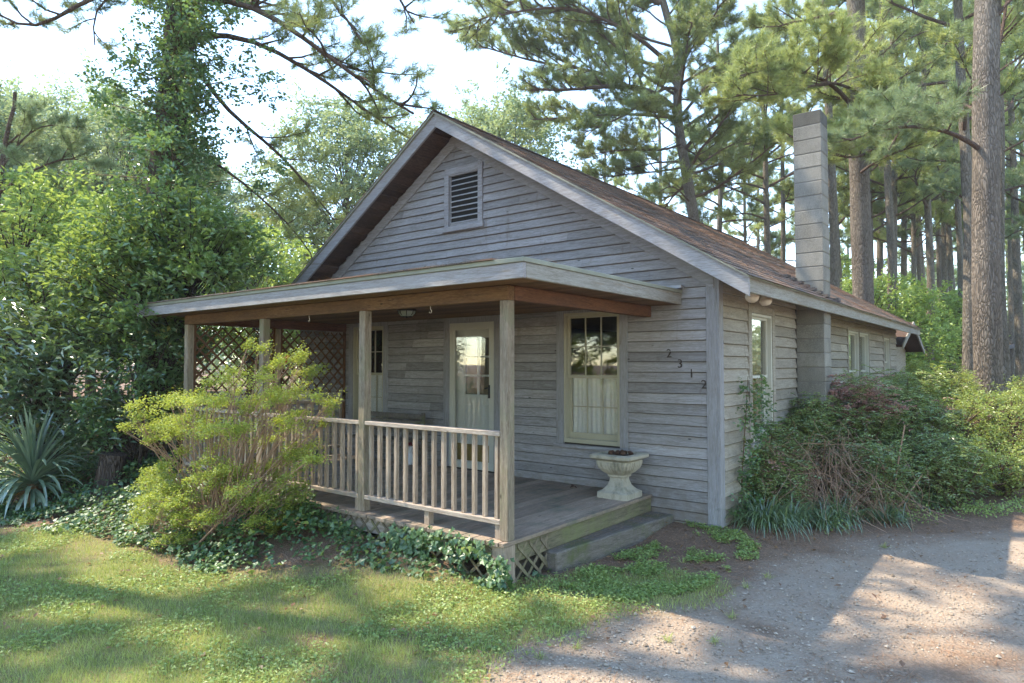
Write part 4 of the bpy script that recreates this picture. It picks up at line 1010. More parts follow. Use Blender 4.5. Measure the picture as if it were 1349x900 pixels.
# stump
b = gp(148, 9.0); g = G(); tube(g, [b + [0, 0, -.1], b + [0, 0, .1], b + [.02, 0, .3], b + [.05, .02, .52]], [.24, .19, .17, .16], 18, .5, .03, cap=True)
o = build(g, 'tree_stump', M['bark2'], loc=b, smooth=True); tag(o, 'dark weathered stump in the shrubs between yucca and porch', 'stump')

# 2. yucca
def strap(g_, p, az, el, L, w_, rg, droop, t, ns=6):
    d = np.array([math.cos(az) * math.cos(el), math.sin(az) * math.cos(el), math.sin(el)]); pts = [np.array(p, float)]; dd = d
    for k in range(ns): dd = nrm(dd + [0, 0, -droop * (k + .5) / ns]); pts.append(pts[-1] + dd * L / ns)
    pts = np.array(pts); s_ = nrm(np.cross(d, [0, 0, 1.])); up_ = np.cross(s_, d); prof = np.interp(np.linspace(0, 1, ns + 1), [0, .15, .5, .85, 1], [.6, .85, 1, .6, .03]) * w_ / 2
    V = np.concatenate([pts - s_ * prof[:, None] + up_ * prof[:, None] * .5, pts, pts + s_ * prof[:, None] + up_ * prof[:, None] * .5]); n = ns + 1
    g_.add(V, np.array([[k, k + 1, n + k + 1, n + k] for k in range(ns)] + [[n + k, n + k + 1, 2 * n + k + 1, 2 * n + k] for k in range(ns)]), t)
b = g0(42, 668); b[2] = float(gz(b[0], b[1])); rg = np.random.default_rng(9)
t_ = thing('yucca', 'spiky blue green yucca with drooping lower leaves at the left edge of the lawn', 'plant', b)
g = G()
for k in range(150):
    f = k / 150; el = 1.45 - 1.5 * f + rg.normal(0, .1); strap(g, b + [0, 0, .22 + .16 * (1 - f)], rg.uniform(0, 6.28), el, rg.uniform(.75, 1.0) * (1 if f < .75 else .85), rg.uniform(.04, .065), rg, .10 + .75 * f * rg.random() + .25 * f, float(np.clip(rg.normal(.5, .2), 0, 1)))
build(g, 'leaves', M['yucca'], t_, loc=b)
g = G(); tube(g, [b + [0, 0, -.05], b + [0, 0, .3]], [.09, .07], 10)
for k in range(90): strap(g, b + [0, 0, .22], rg.uniform(0, 6.28), rg.uniform(-.9, .1), rg.uniform(.2, .4), .02, rg, .7, rg.random(), 4)
build(g, 'dead_skirt', M['deadleaf'], t_, loc=b)

# 3. azalea in front of the railing
b = gp(300, 6.9); t_ = thing('azalea_bush', 'wide yellow green azalea bush with layered sprays in front of the porch railing', 'bush', b)
gL = G(); gW = G()
sprays = [(250, 520, .5), (235, 560, .55), (215, 590, .4), (285, 500, .35), (330, 520, .55), (360, 500, .45), (385, 480, .4), (395, 455, .18), (400, 520, .5), (425, 530, .3), (350, 555, .55), (300, 560, .6), (260, 600, .6), (225, 625, .45), (330, 600, .6), (385, 575, .5), (410, 600, .3), (280, 640, .6), (235, 660, .4), (330, 650, .55), (370, 640, .4), (290, 680, .45), (345, 690, .35), (250, 695, .3), (200, 545, .3), (310, 480, .2), (375, 610, .35), (205, 650, .25), (265, 540, .5), (345, 470, .15), (270, 655, .45), (310, 670, .5), (350, 670, .4), (250, 675, .35), (225, 640, .4), (300, 620, .5), (395, 640, .25)]
for k in range(len(sprays) * 4):
    px, py, w_ = sprays[k % len(sprays)]; px += R.normal(0, 15) - 14; py += R.normal(0, 11) + 14; low = py > 600; w_ *= R.uniform(.35, .8)
    c = at(px, py, 6.75 + R.normal(0, .28)); n = int(390 * (w_ + .12) / .4 * (.95 if low else 1)); nb = max(5, int(n / 30))
    bd = R.uniform(-1.4, 1.4, nb) + (0 if R.random() < .75 else 3.1); bl = w_ * R.uniform(.5, 1.3, nb); ki = R.integers(0, nb, n); f = R.random(n) ** .7
    u = np.cos(bd[ki]) * bl[ki] * f + R.normal(0, .022, n); v = np.sin(bd[ki]) * bl[ki] * f * .9 + R.normal(0, .022, n); hh = R.normal(0, .02, n) + .20 * u + (R.normal(0, .045, nb))[ki] * f
    P = c + RT * u[:, None] + np.array([FW[0], FW[1], 0]) * v[:, None] + np.array([0, 0, 1.]) * hh[:, None]
    tc = np.clip(R.normal(.62 if not low else .42, .22), 0, 1)
    leaves(gL, P, up_leaf_normals(n, 1.0, .5), R.uniform(.017, .036, n), R.uniform(.010, .017, n), np.clip(tc + R.normal(0, .15, n), 0, 1))
    root = b + R.normal(0, .14, 3) * [1, 1, 0]; pp = smooth_path([root, (root * .45 + c * .55) + R.normal(0, .09, 3), c - [0, 0, .03]], 8); tube(gW, pp, np.linspace(.009, .003, 8), 4)
    for q in range(5):
        e = P[R.integers(0, n)]; s0 = pp[R.integers(4, 8)]; tube(gW, [s0, (s0 + e) / 2 + R.normal(0, .02, 3), e], [.003, .002, .0012], 3)
build(gL, 'foliage', M['azal'], t_, loc=b); build(gW, 'stems', M['deadtwig'], t_, loc=b)
g = G(); c = at(378, 473, 6.6); leaves(g, np.repeat(c[None], 7, 0), R.normal(0, 1, (7, 3)), .05, .04, .5); build(g, 'flower', plain('red_flower', (.6, .03, .05), .6), t_, loc=b)

# 4. ivy bank
def ivyleaf(g_, P, N, s, t):
    n = len(P); N = nrm(N); D = nrm(np.cross(N, R.normal(size=(n, 3)))); B = np.cross(N, D)
    sh = [(0, 0), (.45, .10), (.62, .42), (.28, .55), (0, 1.0), (-.28, .55), (-.62, .42), (-.45, .10)]
    V = np.stack([P + (B * a + D * b_ + N * (-.25 * abs(a))) * s[:, None] for a, b_ in sh], 1).reshape(-1, 3)
    k = np.arange(n)[:, None] * 8
    g_.add(V, np.concatenate([k + [0, 1, 2, 3], k + [0, 3, 4, 5], k + [0, 5, 6, 7]]), np.repeat(t, 8))
ivp = [g0(*p) for p in [(-60, 690), (60, 700), (140, 712), (200, 728), (240, 750), (330, 765), (430, 758), (520, 768), (600, 778), (665, 778), (700, 765), (740, 748)]] + [(-3.46, 4.95), (-3.46, 4.2), (-9.2, 4.2), (-9.6, 7), (-13, 8), (-17, 8), (-17, 2.5)]
n = 210000; x = R.uniform(-17, -3.2, n); y = R.uniform(2.0, 8, n); k = inpoly(x + .25 * (fbm(x, y, .4) - .5), y + .3 * (fbm(x + 7, y, .35) - .5), ivp)
k &= R.random(n) < .10 + .9 * sst(.30, .5, fbm(x, y + 5, .45)); x = x[k]; y = y[k]
inside = (y > 4.28) & (x > -9.0) & (x < -3.44); x = x[~inside]; y = y[~inside]
edge = np.clip((y - (2.9 + .25 * np.clip((x + 6) / 3, -1, 1))) / .9, 0, 1)
mound = .30 * sst(0, 1, edge) * sst(-4.4, -6.4, x) * (.5 + fbm(x, y, .5)) + .03
rad_ = R.random(len(x)) ** .45
P = np.stack([x, y, gz(x, y) + mound * rad_ + .01], 1); print('ivy', len(x))
sel = R.random(len(x)) < np.where(x > -5.6, .28, .6); P = P[sel]
g = G(); ivyleaf(g, P, np.array([-.1, -.35, 1.]) + R.normal(0, .42, (len(P), 3)), R.uniform(.028, .062, len(P)), np.clip(.45 + .9 * (fbm(P[:, 0], P[:, 1], .5) - .5) + R.normal(0, .2, len(P)), 0, 1))
# runners climbing the skirt
for k in range(3600):
    xx = R.uniform(-8.9, -3.4) if k % 3 else R.uniform(-5.2, -3.35); zz_ = abs(R.normal(0, .15)) * (.6 + .9 * vnoise(xx, 0, .35)); 
    if zz_ > .33 or vnoise(xx + 3 + zz_, zz_ * 2, .25) < .35 + .8 * zz_: continue
    P = np.array([[xx, 4.20 + R.normal(0, .04), zz_ * 1.1 + .04]]); ivyleaf(g, P, np.array([[0, -1, .5]]) + R.normal(0, .35, (1, 3)), np.array([R.uniform(.03, .065)]), np.array([R.random()]))
tag(build(g, 'ivy', M['ivy']), kind='stuff')

# 5. pines behind the house
dm = 27; b = gp(926, dm)
trm = [b, at(922, 360, dm), at(915, 292, dm), at(905, 240, dm), at(896, 187, dm), at(890, 140, dm), at(893, 100, dm), at(897, 75, dm), at(888, 45, dm), at(872, 5, dm), at(860, -60, dm), at(850, -140, dm)]
lm = [(pxp([(889, 143), (870, 122, -.5), (835, 112, -1), (790, 114, -1.5), (745, 120, -1.8), (700, 118, -2)], dm), .12),
 (pxp([(891, 155), (850, 151, .4), (800, 150, .8), (745, 155, 1), (700, 158, 1)], dm), .07),
 (pxp([(890, 110), (870, 80, .8), (840, 85, 1.4), (800, 60, 2), (760, 45, 2.4), (700, 55, 2.8)], dm), .10),
 (pxp([(892, 95), (860, 60, -.6), (825, 40, -1), (780, 15, -1.4), (730, 5, -1.8), (660, 20, -2)], dm), .10),
 (pxp([(888, 140), (850, 130, 1.5), (810, 100, 2.5), (770, 85, 3), (720, 90, 3.2), (670, 70, 3.4), (630, 60, 3.4)], dm), .10),
 (pxp([(870, 5), (820, -20, 0), (760, -30, 0), (700, -10, 0), (640, 20, 0), (612, 40, 0)], dm), .11),
 (pxp([(889, 60), (905, 30, 0), (915, 0, .5), (930, -30, 1)], dm), .09),
 (pxp([(897, 90), (905, 60, -.5), (903, 20, -.5), (895, -30, -.5)], dm), .10),
 (pxp([(898, 190), (870, 200, -1), (835, 195, -1.6), (800, 200, -2), (770, 205, -2)], dm), .05),
 (pxp([(902, 220), (880, 225, 1), (845, 228, 1.6), (800, 232, 2), (770, 240, 2)], dm), .05),
 (pxp([(912, 270), (885, 240, -1), (860, 260, -1.4), (850, 275, -1.5)], dm), .04),
 (pxp([(900, 150), (920, 125, .4), (945, 100, .8), (975, 80, 1), (990, 60, 1)], dm), .07),
 (pxp([(903, 230), (925, 215, .4), (960, 190, .8), (1000, 180, 1), (1030, 175, 1)], dm), .05),
 (pxp([(893, 120), (880, 110, -1), (850, 135, -2), (810, 160, -2.6), (770, 175, -2.8)], dm), .07),
]
pine('pine_tree', 'pine with long limbs sweeping left, standing behind the roof ridge', trm, .27, .10, lm, (30, 8.5, 19, 5.2), 41, 'needle', 'bark', 1.7, 22, .28, .016, dens=1.9)

db = 14.0; b = gp(1300, db)
trb = [b, at(1300, 470, db), at(1298, 300, db), at(1299, 200, db), at(1299, 100, db), at(1300, 0, db), at(1302, -300, db + .5), at(1302, -700, db + 1)]
lb_ = [(pxp([(1296, 200), (1270, 180, -.3), (1235, 168, -.6), (1195, 165, -.9), (1150, 172, -1.2), (1120, 185, -1.4)], db), .055),
       (pxp([(1306, 95), (1318, 55, .3), (1325, 15, .5), (1330, -40, .7)], db), .05),
       (pxp([(1303, 40), (1318, 15, -.2), (1335, -5, -.4), (1360, -20, -.5)], db), .05),
       (pxp([(1290, 150), (1265, 130, .5), (1230, 135, .9), (1190, 160, 1.2), (1170, 200, 1.3)], db), .04)]
pine('pine_tree', 'thick scaly trunked pine, nearest one on the right, rising above the yellow green shrubs', trb, .265, .19, lb_, (12, 11.5, 18, 4), 42, 'needle_b', 'bark', .95, 24, .22, .009, dens=1.5)

da = 20.0; b = gp(1139, da)
tra = [b, at(1137, 390, da), at(1134, 300, da), at(1131, 140, da), at(1128, 0, da), at(1126, -300, da), at(1126, -560, da)]
la_ = [(pxp([(1130, 210), (1160, 190, -.8), (1120, 215, -2.0), (1080, 190, -3), (1040, 180, -3.5)], da), .05),
       (pxp([(1130, 150), (1100, 110, -1), (1060, 95, -2), (1020, 85, -2.6), (975, 100, -3)], da), .07),
       (pxp([(1131, 230), (1150, 215, -1.2), (1180, 200, -1.8), (1215, 190, -2.2)], da), .05),
       (pxp([(1131, 190), (1120, 170, -1.4), (1150, 155, -2.2), (1200, 150, -2.8)], da), .05),
       (pxp([(1130, 120), (1090, 105, -2), (1050, 120, -2.5), (1010, 130, -3), (970, 125, -3)], da), .05)]
pine('pine_tree', 'straight thick trunked pine rising just to the right of the chimney', tra, .30, .18, la_, (16, 12, 22, 5), 43, 'needle_y', 'bark', 1.2, 24, .25, .012, dens=1.6)

dc = 30.0
pine('pine_tree', 'slender pine with level branches seen just left of the chimney', [gp(1014, dc), at(1012, 340, dc), at(1008, 240, dc), at(1008, 190, dc), at(1004, 100, dc)], .19, .08,
     [(pxp([(1009, 185), (980, 190, 0), (950, 200, 0), (925, 215, 0)], dc), .06), (pxp([(1010, 215), (1035, 205, 0), (1060, 200, 0)], dc), .05), (pxp([(1010, 250), (980, 240, 0), (950, 245, 0), (925, 260, 0)], dc), .05),
      (pxp([(1012, 290), (985, 280, 0), (955, 285, 0)], dc), .05), (pxp([(1011, 300), (1035, 290, 0), (1050, 280, 0)], dc), .04)], (12, 9, 16, 3.8), 44, 'needle', 'far_bark', 1.9, 19, .28, .018, dens=1.6)

# generic pines for the wood behind, three shapes, copied
def generic(seed, ht, zlo, LL, mat, nl=20, K=16):
    t = [(0, 0, 0), (.1, 0, ht * .3), (-.1, .15, ht * .65), (.05, .1, ht)]
    return t, dict(auto=(nl, zlo, ht - .4, LL), seed=seed, mat=mat, bk='far_bark', sc=2.0, K=K, Ln=.34, wd=.024, dens=1.45)
protos = []
for k, (ht, zlo, LL, mt, nl) in enumerate([(21, 8.8, 4.0, 'needle_y', 25), (24, 11, 3.6, 'needle', 22), (19, 8.0, 3.4, 'needle_b', 20)]):
    t, kw = generic(60 + k, ht, zlo, LL, mt, nl); loc = {0: gp(1225, 31), 1: gp(1173, 29), 2: gp(1254, 36)}[k]
    lab = {0: 'pale slender pine, tallest bare stem right of the straight thick trunk', 1: 'dark straight pine, second trunk right of the chimney tree', 2: 'greyish pine behind the gap left of the thickest right trunk'}[k]
    p = pine('pine_tree', lab, np.array(t), .19, .07, group=None, **kw); p.location = [float(v) for v in loc]; protos.append(p)
GRP = 'pines in the wood behind the house'
spots = [(1098, 27, 1), (1152, 33, 0), (1182, 31, 2), (1193, 40, 0), (1212, 46, 1), (1240, 44, 2), (1266, 33, 1), (1276, 18.5, 0), (1324, 22, 2), (1343, 27, 1), (1358, 36, 0), (1385, 24, 2), (1160, 52, 1), (1105, 40, 0), (1060, 42, 2), (1035, 36, 1), (985, 46, 0), (950, 38, 2), (870, 46, 0), (800, 50, 1), (1300, 48, 1), (1230, 60, 0), (1330, 58, 0), (1420, 44, 1), (1120, 62, 2), (1000, 62, 1), (700, 52, 2), (1165, 38, 1), (1205, 36, 0), (1218, 52, 2), (1247, 39, 1), (1272, 42, 1), (1312, 34, 0), (1335, 42, 1), (1088, 48, 2), (1140, 45, 0), (640, 60, 1)]
LB = ['close behind the chimney', 'thin dark stem just right of the straight thick trunk', 'one of a close pair of thin stems right of the chimney', 'slim stem in the middle of the gap between the two thick trunks', 'far slim stem in the gap between the two thick trunks', 'far pine with short greyish tufts between the two thick trunks', 'leaning just left of the thickest right trunk', 'half hidden behind the left side of the thickest right trunk', 'right of the thickest right trunk', 'at the right edge near the far brick house', 'cut off by the right edge', 'beyond the right edge', 'small and far off behind the thin pair of stems', 'far off just right of the chimney', 'behind the chimney top', 'between the slender pine and the chimney', 'behind the slender pine left of the chimney', 'low and far off between the two pines left of the chimney', 'far behind the sweeping pine', 'far off behind the middle of the right roof slope', 'far off behind the thickest right trunk', 'tiny and far off in the gap between the thick trunks', 'tiny and far off by the brick house', 'beyond the right edge of the wood', 'tiny and far off beside the chimney', 'tiny and far off above the right roof slope', 'far off just right of the roof peak', 'dark straight stem between the two thin pairs', 'thin stem left of the tallest bare stem', 'very thin far stem by the tallest bare stem', 'straight stem crossing the middle of the sky gap', 'thin stem in front of the tan roofed shed', 'slim stem seen just past the thickest trunk', 'thin stem left of the brick house', 'far stem hidden by the chimney flank', 'far stem behind the straight thick trunk', 'faint far pine beyond the roof peak']
for k, (px, d, v) in enumerate(spots):
    dup(protos[v], gp(px, d), R.uniform(0, 6.28), R.uniform(.85, 1.15) * (1.0 if d > 26 else .85), 'pine ' + LB[k], GRP)
for p in protos: p['group'] = GRP

# broadleaf trees behind on the left, two shapes copied
o1 = broad('broadleaf_tree', 'tall pale green leafy tree behind the left roof slope', gp(455, 30), 9, .22, [((gp(455, 30) + [0, 0, 9.6]), 4.4, 4.0, 4.0, .6), ((gp(400, 31) + [0, 0, 6.5]), 3.8, 3, 3.0, .3), ((gp(520, 29) + [0, 0, 6]), 3, 3, 3, .15)], 360, 130, .19, .12, 'oak', crad=1.0)
o2 = broad('broadleaf_tree', 'bright green leafy tree low behind the porch roof, left of the gable', gp(330, 24), 5, .15, [((gp(330, 24) + [0, 0, 4.0]), 3.2, 3.0, 2.6, .6), ((gp(385, 24) + [0, 0, 3.0]), 2.4, 2, 2.0, .4)], 190, 70, .20, .13, 'oak2', crad=.8)
GB = 'leafy trees in the wood behind'
for p in (o1, o2): p['group'] = GB
for k, (px, d, v, s_, lb) in enumerate([(150, 27, 0, .9, 'leafy tree far behind the vine wrapped trunk'), (20, 24, 1, 1.3, 'leafy tree far behind the left edge shrubs'), (-120, 22, 0, .9, 'leafy tree beyond the left edge'), (250, 38, 0, 1.0, 'leafy tree deep in the wood left of the gable'), (600, 40, 0, .95, 'leafy tree just behind the roof peak'), (90, 19, 1, 1.0, 'leafy bush like tree behind the dark evergreen shrub'), (700, 45, 0, .8, 'leafy tree behind the upper right roof slope'), (1205, 34, 1, .95, 'low leafy tree behind the rear corner of the house'), (1150, 30, 1, .9, 'low leafy tree behind the rear end of the roof'), (1290, 60, 1, 1.4, 'low leafy tree far off behind the thickest right trunk'), (1100, 50, 1, 1.5, 'low leafy tree far off right of the chimney'), (1240, 75, 0, 1.0, 'far leafy tree in the gap between the thick trunks'), (1400, 50, 0, .8, 'leafy tree beyond the far brick house'), (960, 60, 0, .9, 'far leafy tree left of the slender pine'), (840, 60, 0, .8, 'far leafy tree behind the sweeping pine'), (650, 33, 0, 1.12, 'pale leafy tree rising just right of the roof peak'), (120, 33, 0, 1.15, 'big leafy tree in the wood at the left'), (-30, 30, 0, 1.05, 'big leafy tree at the left edge of the wood')]):
    dup((o1, o2)[v], gp(px, d), R.uniform(0, 6.28), s_, lb, GB)

# shade trees beside and behind the camera
GS = 'trees standing around the photographer'
for k, (x_, y_, v, s_, lb) in enumerate([(5, -12, 0, 1.0, 'leafy tree out of view behind the camera'), (14, 2, 1, 1.5, 'leafy tree out of view across the drive'), (16, 14, 0, .9, 'leafy tree out of view beyond the drive'), (-9, -24, 0, 1.1, 'leafy tree out of view far behind the lawn'), (-19, -22, 0, 1.0, 'leafy tree out of view across the road, first of four'), (-27, -24, 1, 1.9, 'leafy tree out of view across the road, low and bright'), (-34, -19, 0, 1.1, 'leafy tree out of view across the road, tallest of four'), (-40, -9, 0, 1.1, 'leafy tree out of view across the road, farthest left'), (12, 26, 1, 1.7, 'leafy tree out of view up the drive')]):
    dup((o1, o2)[v], (x_, y_, 0), R.uniform(0, 6.28), s_, lb, GS)
for k, (x_, y_, v, s_, lb) in enumerate([(-11.7, .1, 1, 1.0, 'high crowned pine out of view, closest to the left of the lawn'), (-16.5, -3.5, 0, 1.0, 'pine out of view left of the lawn'), (-20, 3, 1, 1.0, 'taller pine out of view left of the house'), (10, -4, 1, .9, 'pine out of view across the drive'), (-22, -4, 2, 1.1, 'pine out of view farther left of the lawn')]):
    dup(protos[v], (x_, y_, 0), R.uniform(0, 6.28), s_, lb, GS)

# 6. shrubs along the right side wall
def fronds(gL, gW, c, n, spread, hgt, L, W_, tc):
    """compound leaves: rachis with paired leaflets"""
    for k in range(n):
        p = c + R.normal(0, 1, 3) * spread; d = nrm(R.normal(size=3) * [1, 1, .35] + [0, 0, .1]); l = hgt * R.uniform(.6, 1.2); s_ = nrm(np.cross(d, [0, 0, 1.])); m_ = 6
        q = p + d * np.linspace(.15, 1, m_)[:, None] * l - np.array([0, 0, 1.]) * (np.linspace(0, 1, m_)[:, None] ** 2) * l * .3
        tube(gW, [p, q[2], q[-1]], [.003, .002, .001], 3)
        for sg in (-1, 1):
            D = d * .6 + s_ * sg; leaves(gL, q, np.array([0, 0, 1.]) + R.normal(0, .3, (m_, 3)), L * R.uniform(.7, 1.1, m_), W_, np.clip(tc + R.normal(0, .15, m_), 0, 1), D=np.repeat(D[None], m_, 0))
        leaves(gL, q[-1:], np.array([[0, 0, 1.]]), L, W_, tc, D=d[None])
def nandina(label, px, d, w_, h_, n, mat='nand', seed=0, pink=0, top=None):
    b = gp(px, d); t_ = thing('nandina_shrub', label, 'shrub', b, 'shrubs along the side wall'); gL = G(); gW = G(); gP = G()
    for k in range(n):
        a = R.uniform(0, 6.28); r = w_ * math.sqrt(R.random()); z = h_ * (.22 + .78 * R.random() ** .75) * (1 - .35 * (r / w_) ** 2)
        c = b + [r * math.cos(a) * .75, r * math.sin(a), z]; c[0] = max(c[0], XR + .12)
        if b[1] > 6.9: pass
        f = R.random() < pink and z > .6 * h_
        fronds(gP if f else gL, gW, c, 15, [.09, .09, .07], .22, .055, .022, float(np.clip(R.normal(.5, .25), 0, 1)))
        if k % 2 == 0:
            o = b + [R.normal(0, .15), R.normal(0, .2), 0]; tube(gW, smooth_path([o, (o + c) / 2 + R.normal(0, .05, 3), c], 6), np.linspace(.011, .004, 6), 4)
    build(gL, 'foliage', M[mat], t_, loc=b); build(gW, 'stems', M['twig'], t_, loc=b)
    if gP.n: build(gP, 'young_foliage', M['nandp'], t_, loc=b)
nandina('low nandina with reddish tips at the front corner of the side wall', 1008, 8.2, .42, 1.05, 46, pink=.12)
nandina('dark green nandina in front of the lower chimney', 1062, 8.9, .55, 1.35, 70)
nandina('tall nandina with pink new growth beneath the paired side windows', 1128, 9.4, .65, 1.75, 95, pink=.45)
nandina('bushy green nandina right of the one with pink growth', 1185, 10.2, .85, 1.80, 120, pink=.04)
nandina('green nandina near the rear corner of the house', 1225, 12.5, 1.0, 1.95, 110, 'shrub_y')
nandina('low green nandina at the edge of the drive right of the dead brush', 1225, 8.9, .6, .95, 70, 'nand')
nandina('low nandina sprays in front of the left end of the dead brush', 1000, 7.9, .3, .75, 26, pink=.1)
nandina('thin nandina poking through the right end of the dead brush', 1150, 8.3, .4, .95, 26)
# yellow-green azaleas further right
for (px, d, rx, h_, n, lb) in [(1262, 10.6, .9, 1.35, 90, 'yellow green azalea in front of the thick pine trunk'), (1325, 11.0, .9, 1.45, 90, 'yellow green azalea at the right edge'), (1290, 15.5, 1.2, 1.8, 60, 'taller yellow green shrub beyond the thick pine trunk'), (1390, 12.5, 1.0, 1.6, 60, 'yellow green shrub just past the right edge'), (1250, 9.3, .6, .8, 50, 'small yellow green shrub low in front of the azaleas'), (1315, 9.4, .7, .7, 50, 'lowest yellow green shrub beside the grassy edge of the drive')]:
    b = gp(px, d); broad('azalea_shrub', lb, b, h_ * .6, .02, [(b + [0, 0, h_ * .6], rx, rx, h_ * .45, 1)], n, 90, .05, .024, 'shrub_y', 'twig', .28, 'yellow green azaleas beside the drive', 'shrub', 6, 1.0)
# vine climbing the corner by the side window
gV = G(); gW = G(); b = gp(975, 7.9)
for k in range(34):
    f = k / 34; c = np.array([XR + .10 + R.uniform(0, .12), 7.35 + R.normal(0, .12) + .35 * f, .25 + f * 1.45]); clumps(gV, None, [c], .12, 26, .05, .035, tr=.45)
tube(gW, [b, (XR + .08, 7.4, .6), (XR + .06, 7.6, 1.2), (XR + .06, 7.7, 1.7)], [.01, .008, .006, .003], 5)
t_ = thing('climbing_vine', 'small dark green vine climbing the side wall below the first side window', 'vine', b); build(gV, 'leaves', M['vine'], t_, loc=b); build(gW, 'stems', M['twig'], t_, loc=b)
# dead brush
b = g0(1090, 672); b[2] = 0; g = G(); rg = np.random.default_rng(77)
hum = [(1030, 605, 8.1), (1105, 600, 8.2), (1150, 650, 8.1), (1060, 640, 7.9)]
for k in range(720):
    hx, hy, hd = hum[k % 4]; c = at(hx + rg.normal(0, 24), hy + rg.normal(0, 17), hd + rg.normal(0, .18)); e = c + np.array([rg.normal(0, .28), rg.normal(0, .28), 0]); e[2] = max(.02, c[2] - abs(rg.normal(.4, .25)))
    m_ = (c + e) / 2 + rg.normal(0, .14, 3) + [0, 0, .05]; tube(g, smooth_path([c, m_, e], 6), rg.uniform(.0015, .004), 3, rg.random())
for px, py, ex, ey in ((1175, 690, 1192, 560), (1165, 690, 1215, 625), (1140, 680, 1170, 640), (1100, 655, 1130, 625), (1115, 690, 1160, 640), (1020, 680, 1000, 600)):
    p0 = at(px, py, 8.1); p1 = at(ex, ey, 8.3); tube(g, smooth_path([p0, (p0 + p1) / 2 + rg.normal(0, .05, 3), p1], 8), np.linspace(.018, .008, 8), 6, .6)
tag(build(g, 'brush_pile', M['deadtwig'], smooth=True, loc=b), 'tangled heap of dry brown twigs in front of the nandinas', 'brush')
# lily turf clumps
rg = np.random.default_rng(5)
def lily(px, py, s_, lb):
    b = g0(px, py); b[2] = float(gz(b[0], b[1])); g = G()
    for k in range(int(190 * s_)):
        az = rg.uniform(0, 6.28); r = abs(rg.normal(0, .10)) * s_; strap(g, b + [r * math.cos(az), r * math.sin(az), 0], az + rg.normal(0, .5), rg.uniform(.7, 1.45), rg.uniform(.30, .50) * s_ ** .5, rg.uniform(.008, .013), rg, rg.uniform(.5, 1.3), float(np.clip(rg.normal(.5, .25), 0, 1)), 5)
    tag(build(g, 'lily_turf', M['lirio'], loc=b), lb, 'plant', 'lily turf clumps beside the drive')
lily(1008, 705, 1.35, 'largest dark lily turf clump, nearest the house corner'); lily(975, 690, .8, 'lily turf clump tucked against the house corner')
lily(1045, 700, .9, 'lily turf clump just right of the largest clump'); lily(1105, 692, 1.0, 'lily turf clump in front of the dead brush'); lily(1085, 700, .6, 'small lily turf tuft before the dead brush')
lily(1215, 668, .9, 'lily turf clump left of the grassy drive edge'); lily(1290, 640, 1.2, 'big lily turf clump below the yellow green azaleas'); lily(1345, 640, 1.0, 'lily turf clump at the right edge'); lily(1255, 655, .9, 'middle lily turf clump below the azaleas'); lily(1165, 688, .7, 'small lily turf clump right of the dead brush')
# low ground cover between shrubs and drive
x, y = scatter(60000, -2.6, 4, 7.2, 16, lambda x, y: inpoly(x, y, [g0(*p) for p in [(955, 700), (1000, 722), (1060, 715), (1160, 695), (1250, 690), (1349, 680), (1500, 660), (1500, 600), (1349, 600), (1250, 610), (1100, 640), (960, 660)]]) * sst(.42, .6, fbm(x, y, .5)))
g = G(); leaves(g, np.stack([x, y, gz(x, y) + R.uniform(.01, .12, len(x))], 1), up_leaf_normals(len(x)), R.uniform(.025, .05, len(x)), .024, np.clip(R.normal(.5, .25, len(x)), 0, 1)); tag(build(g, 'ground_cover', M['clover']), kind='stuff')
# straggly ivy on lawn-side soil and weeds in drive
for k, (px, py) in enumerate([(965, 815), (942, 847), (1010, 762), (985, 775), (760, 855), (712, 868), (880, 845), (900, 742), (1165, 722)]):
    b = g0(px, py); g = G()
    for q in range(26): strap(g, b + [rg.normal(0, .015), rg.normal(0, .015), 0], rg.uniform(0, 6.28), rg.uniform(.5, 1.4), rg.uniform(.04, .09), .004, rg, .5, rg.random(), 3)
    tag(build(g, 'weed_tuft', M['grass'], loc=b), ['grass tuft in the middle of the gravel', 'grass tuft beside the brown streak in the gravel', 'grass tuft at the upper edge of the gravel', 'grass tuft just off the lawn corner', 'tuft by the lawn edge near the pale patch', 'lowest grass tuft at the lawn edge', 'tuft in the gravel left of the brown streak', 'green tuft between step and drive', 'tuft at the far side of the drive below the brush'][k], 'weed', 'grass tufts in the gravel')
# dry leaf on the porch floor
b = g0(756, 642, .383); g = G(); leaves(g, np.repeat((b + [0, 0, .01])[None], 4, 0), R.normal(0, .5, (4, 3)) + [0, 0, 1], .06, .035, .1); tag(build(g, 'dry_leaf', M['cone'], loc=b), 'curled dark dry leaf lying on the porch floor', 'leaf')

# ---------------------------------------------------------------- far buildings
b = gp(1345, 42); t_ = thing('brick_house', 'distant low brick house with grey roof beyond the pines at the right edge', 'house', b)
A_ = np.array([RT[0], RT[1], 0]); Bk = np.array([FW[0], FW[1], 0]); Bk = nrm(Bk)
def obx(g_, a0, a1, b0, b1, z0_, z1_, t=.5): g_.add([A_ * a + Bk * c + [0, 0, z] for z in (z0_, z1_) for a, c in ((a0, b0), (a1, b0), (a1, b1), (a0, b1))], BF, t)
def brickmat():
    m, nt, out = mat_new('brick'); bt = ND(nt, 'ShaderNodeTexBrick', ins={'Vector': coords(nt, (1, 1, 1)), 'Color1': (.33, .20, .15, 1), 'Color2': (.42, .28, .21, 1), 'Mortar': (.42, .38, .34, 1), 'Scale': 4.0}); principled(nt, out, bt.outputs[0], .9); return m
g = G(); obx(g, -1.6, 7, 0, 6, 0, 2.5); build(g, 'wall', brickmat(), t_)
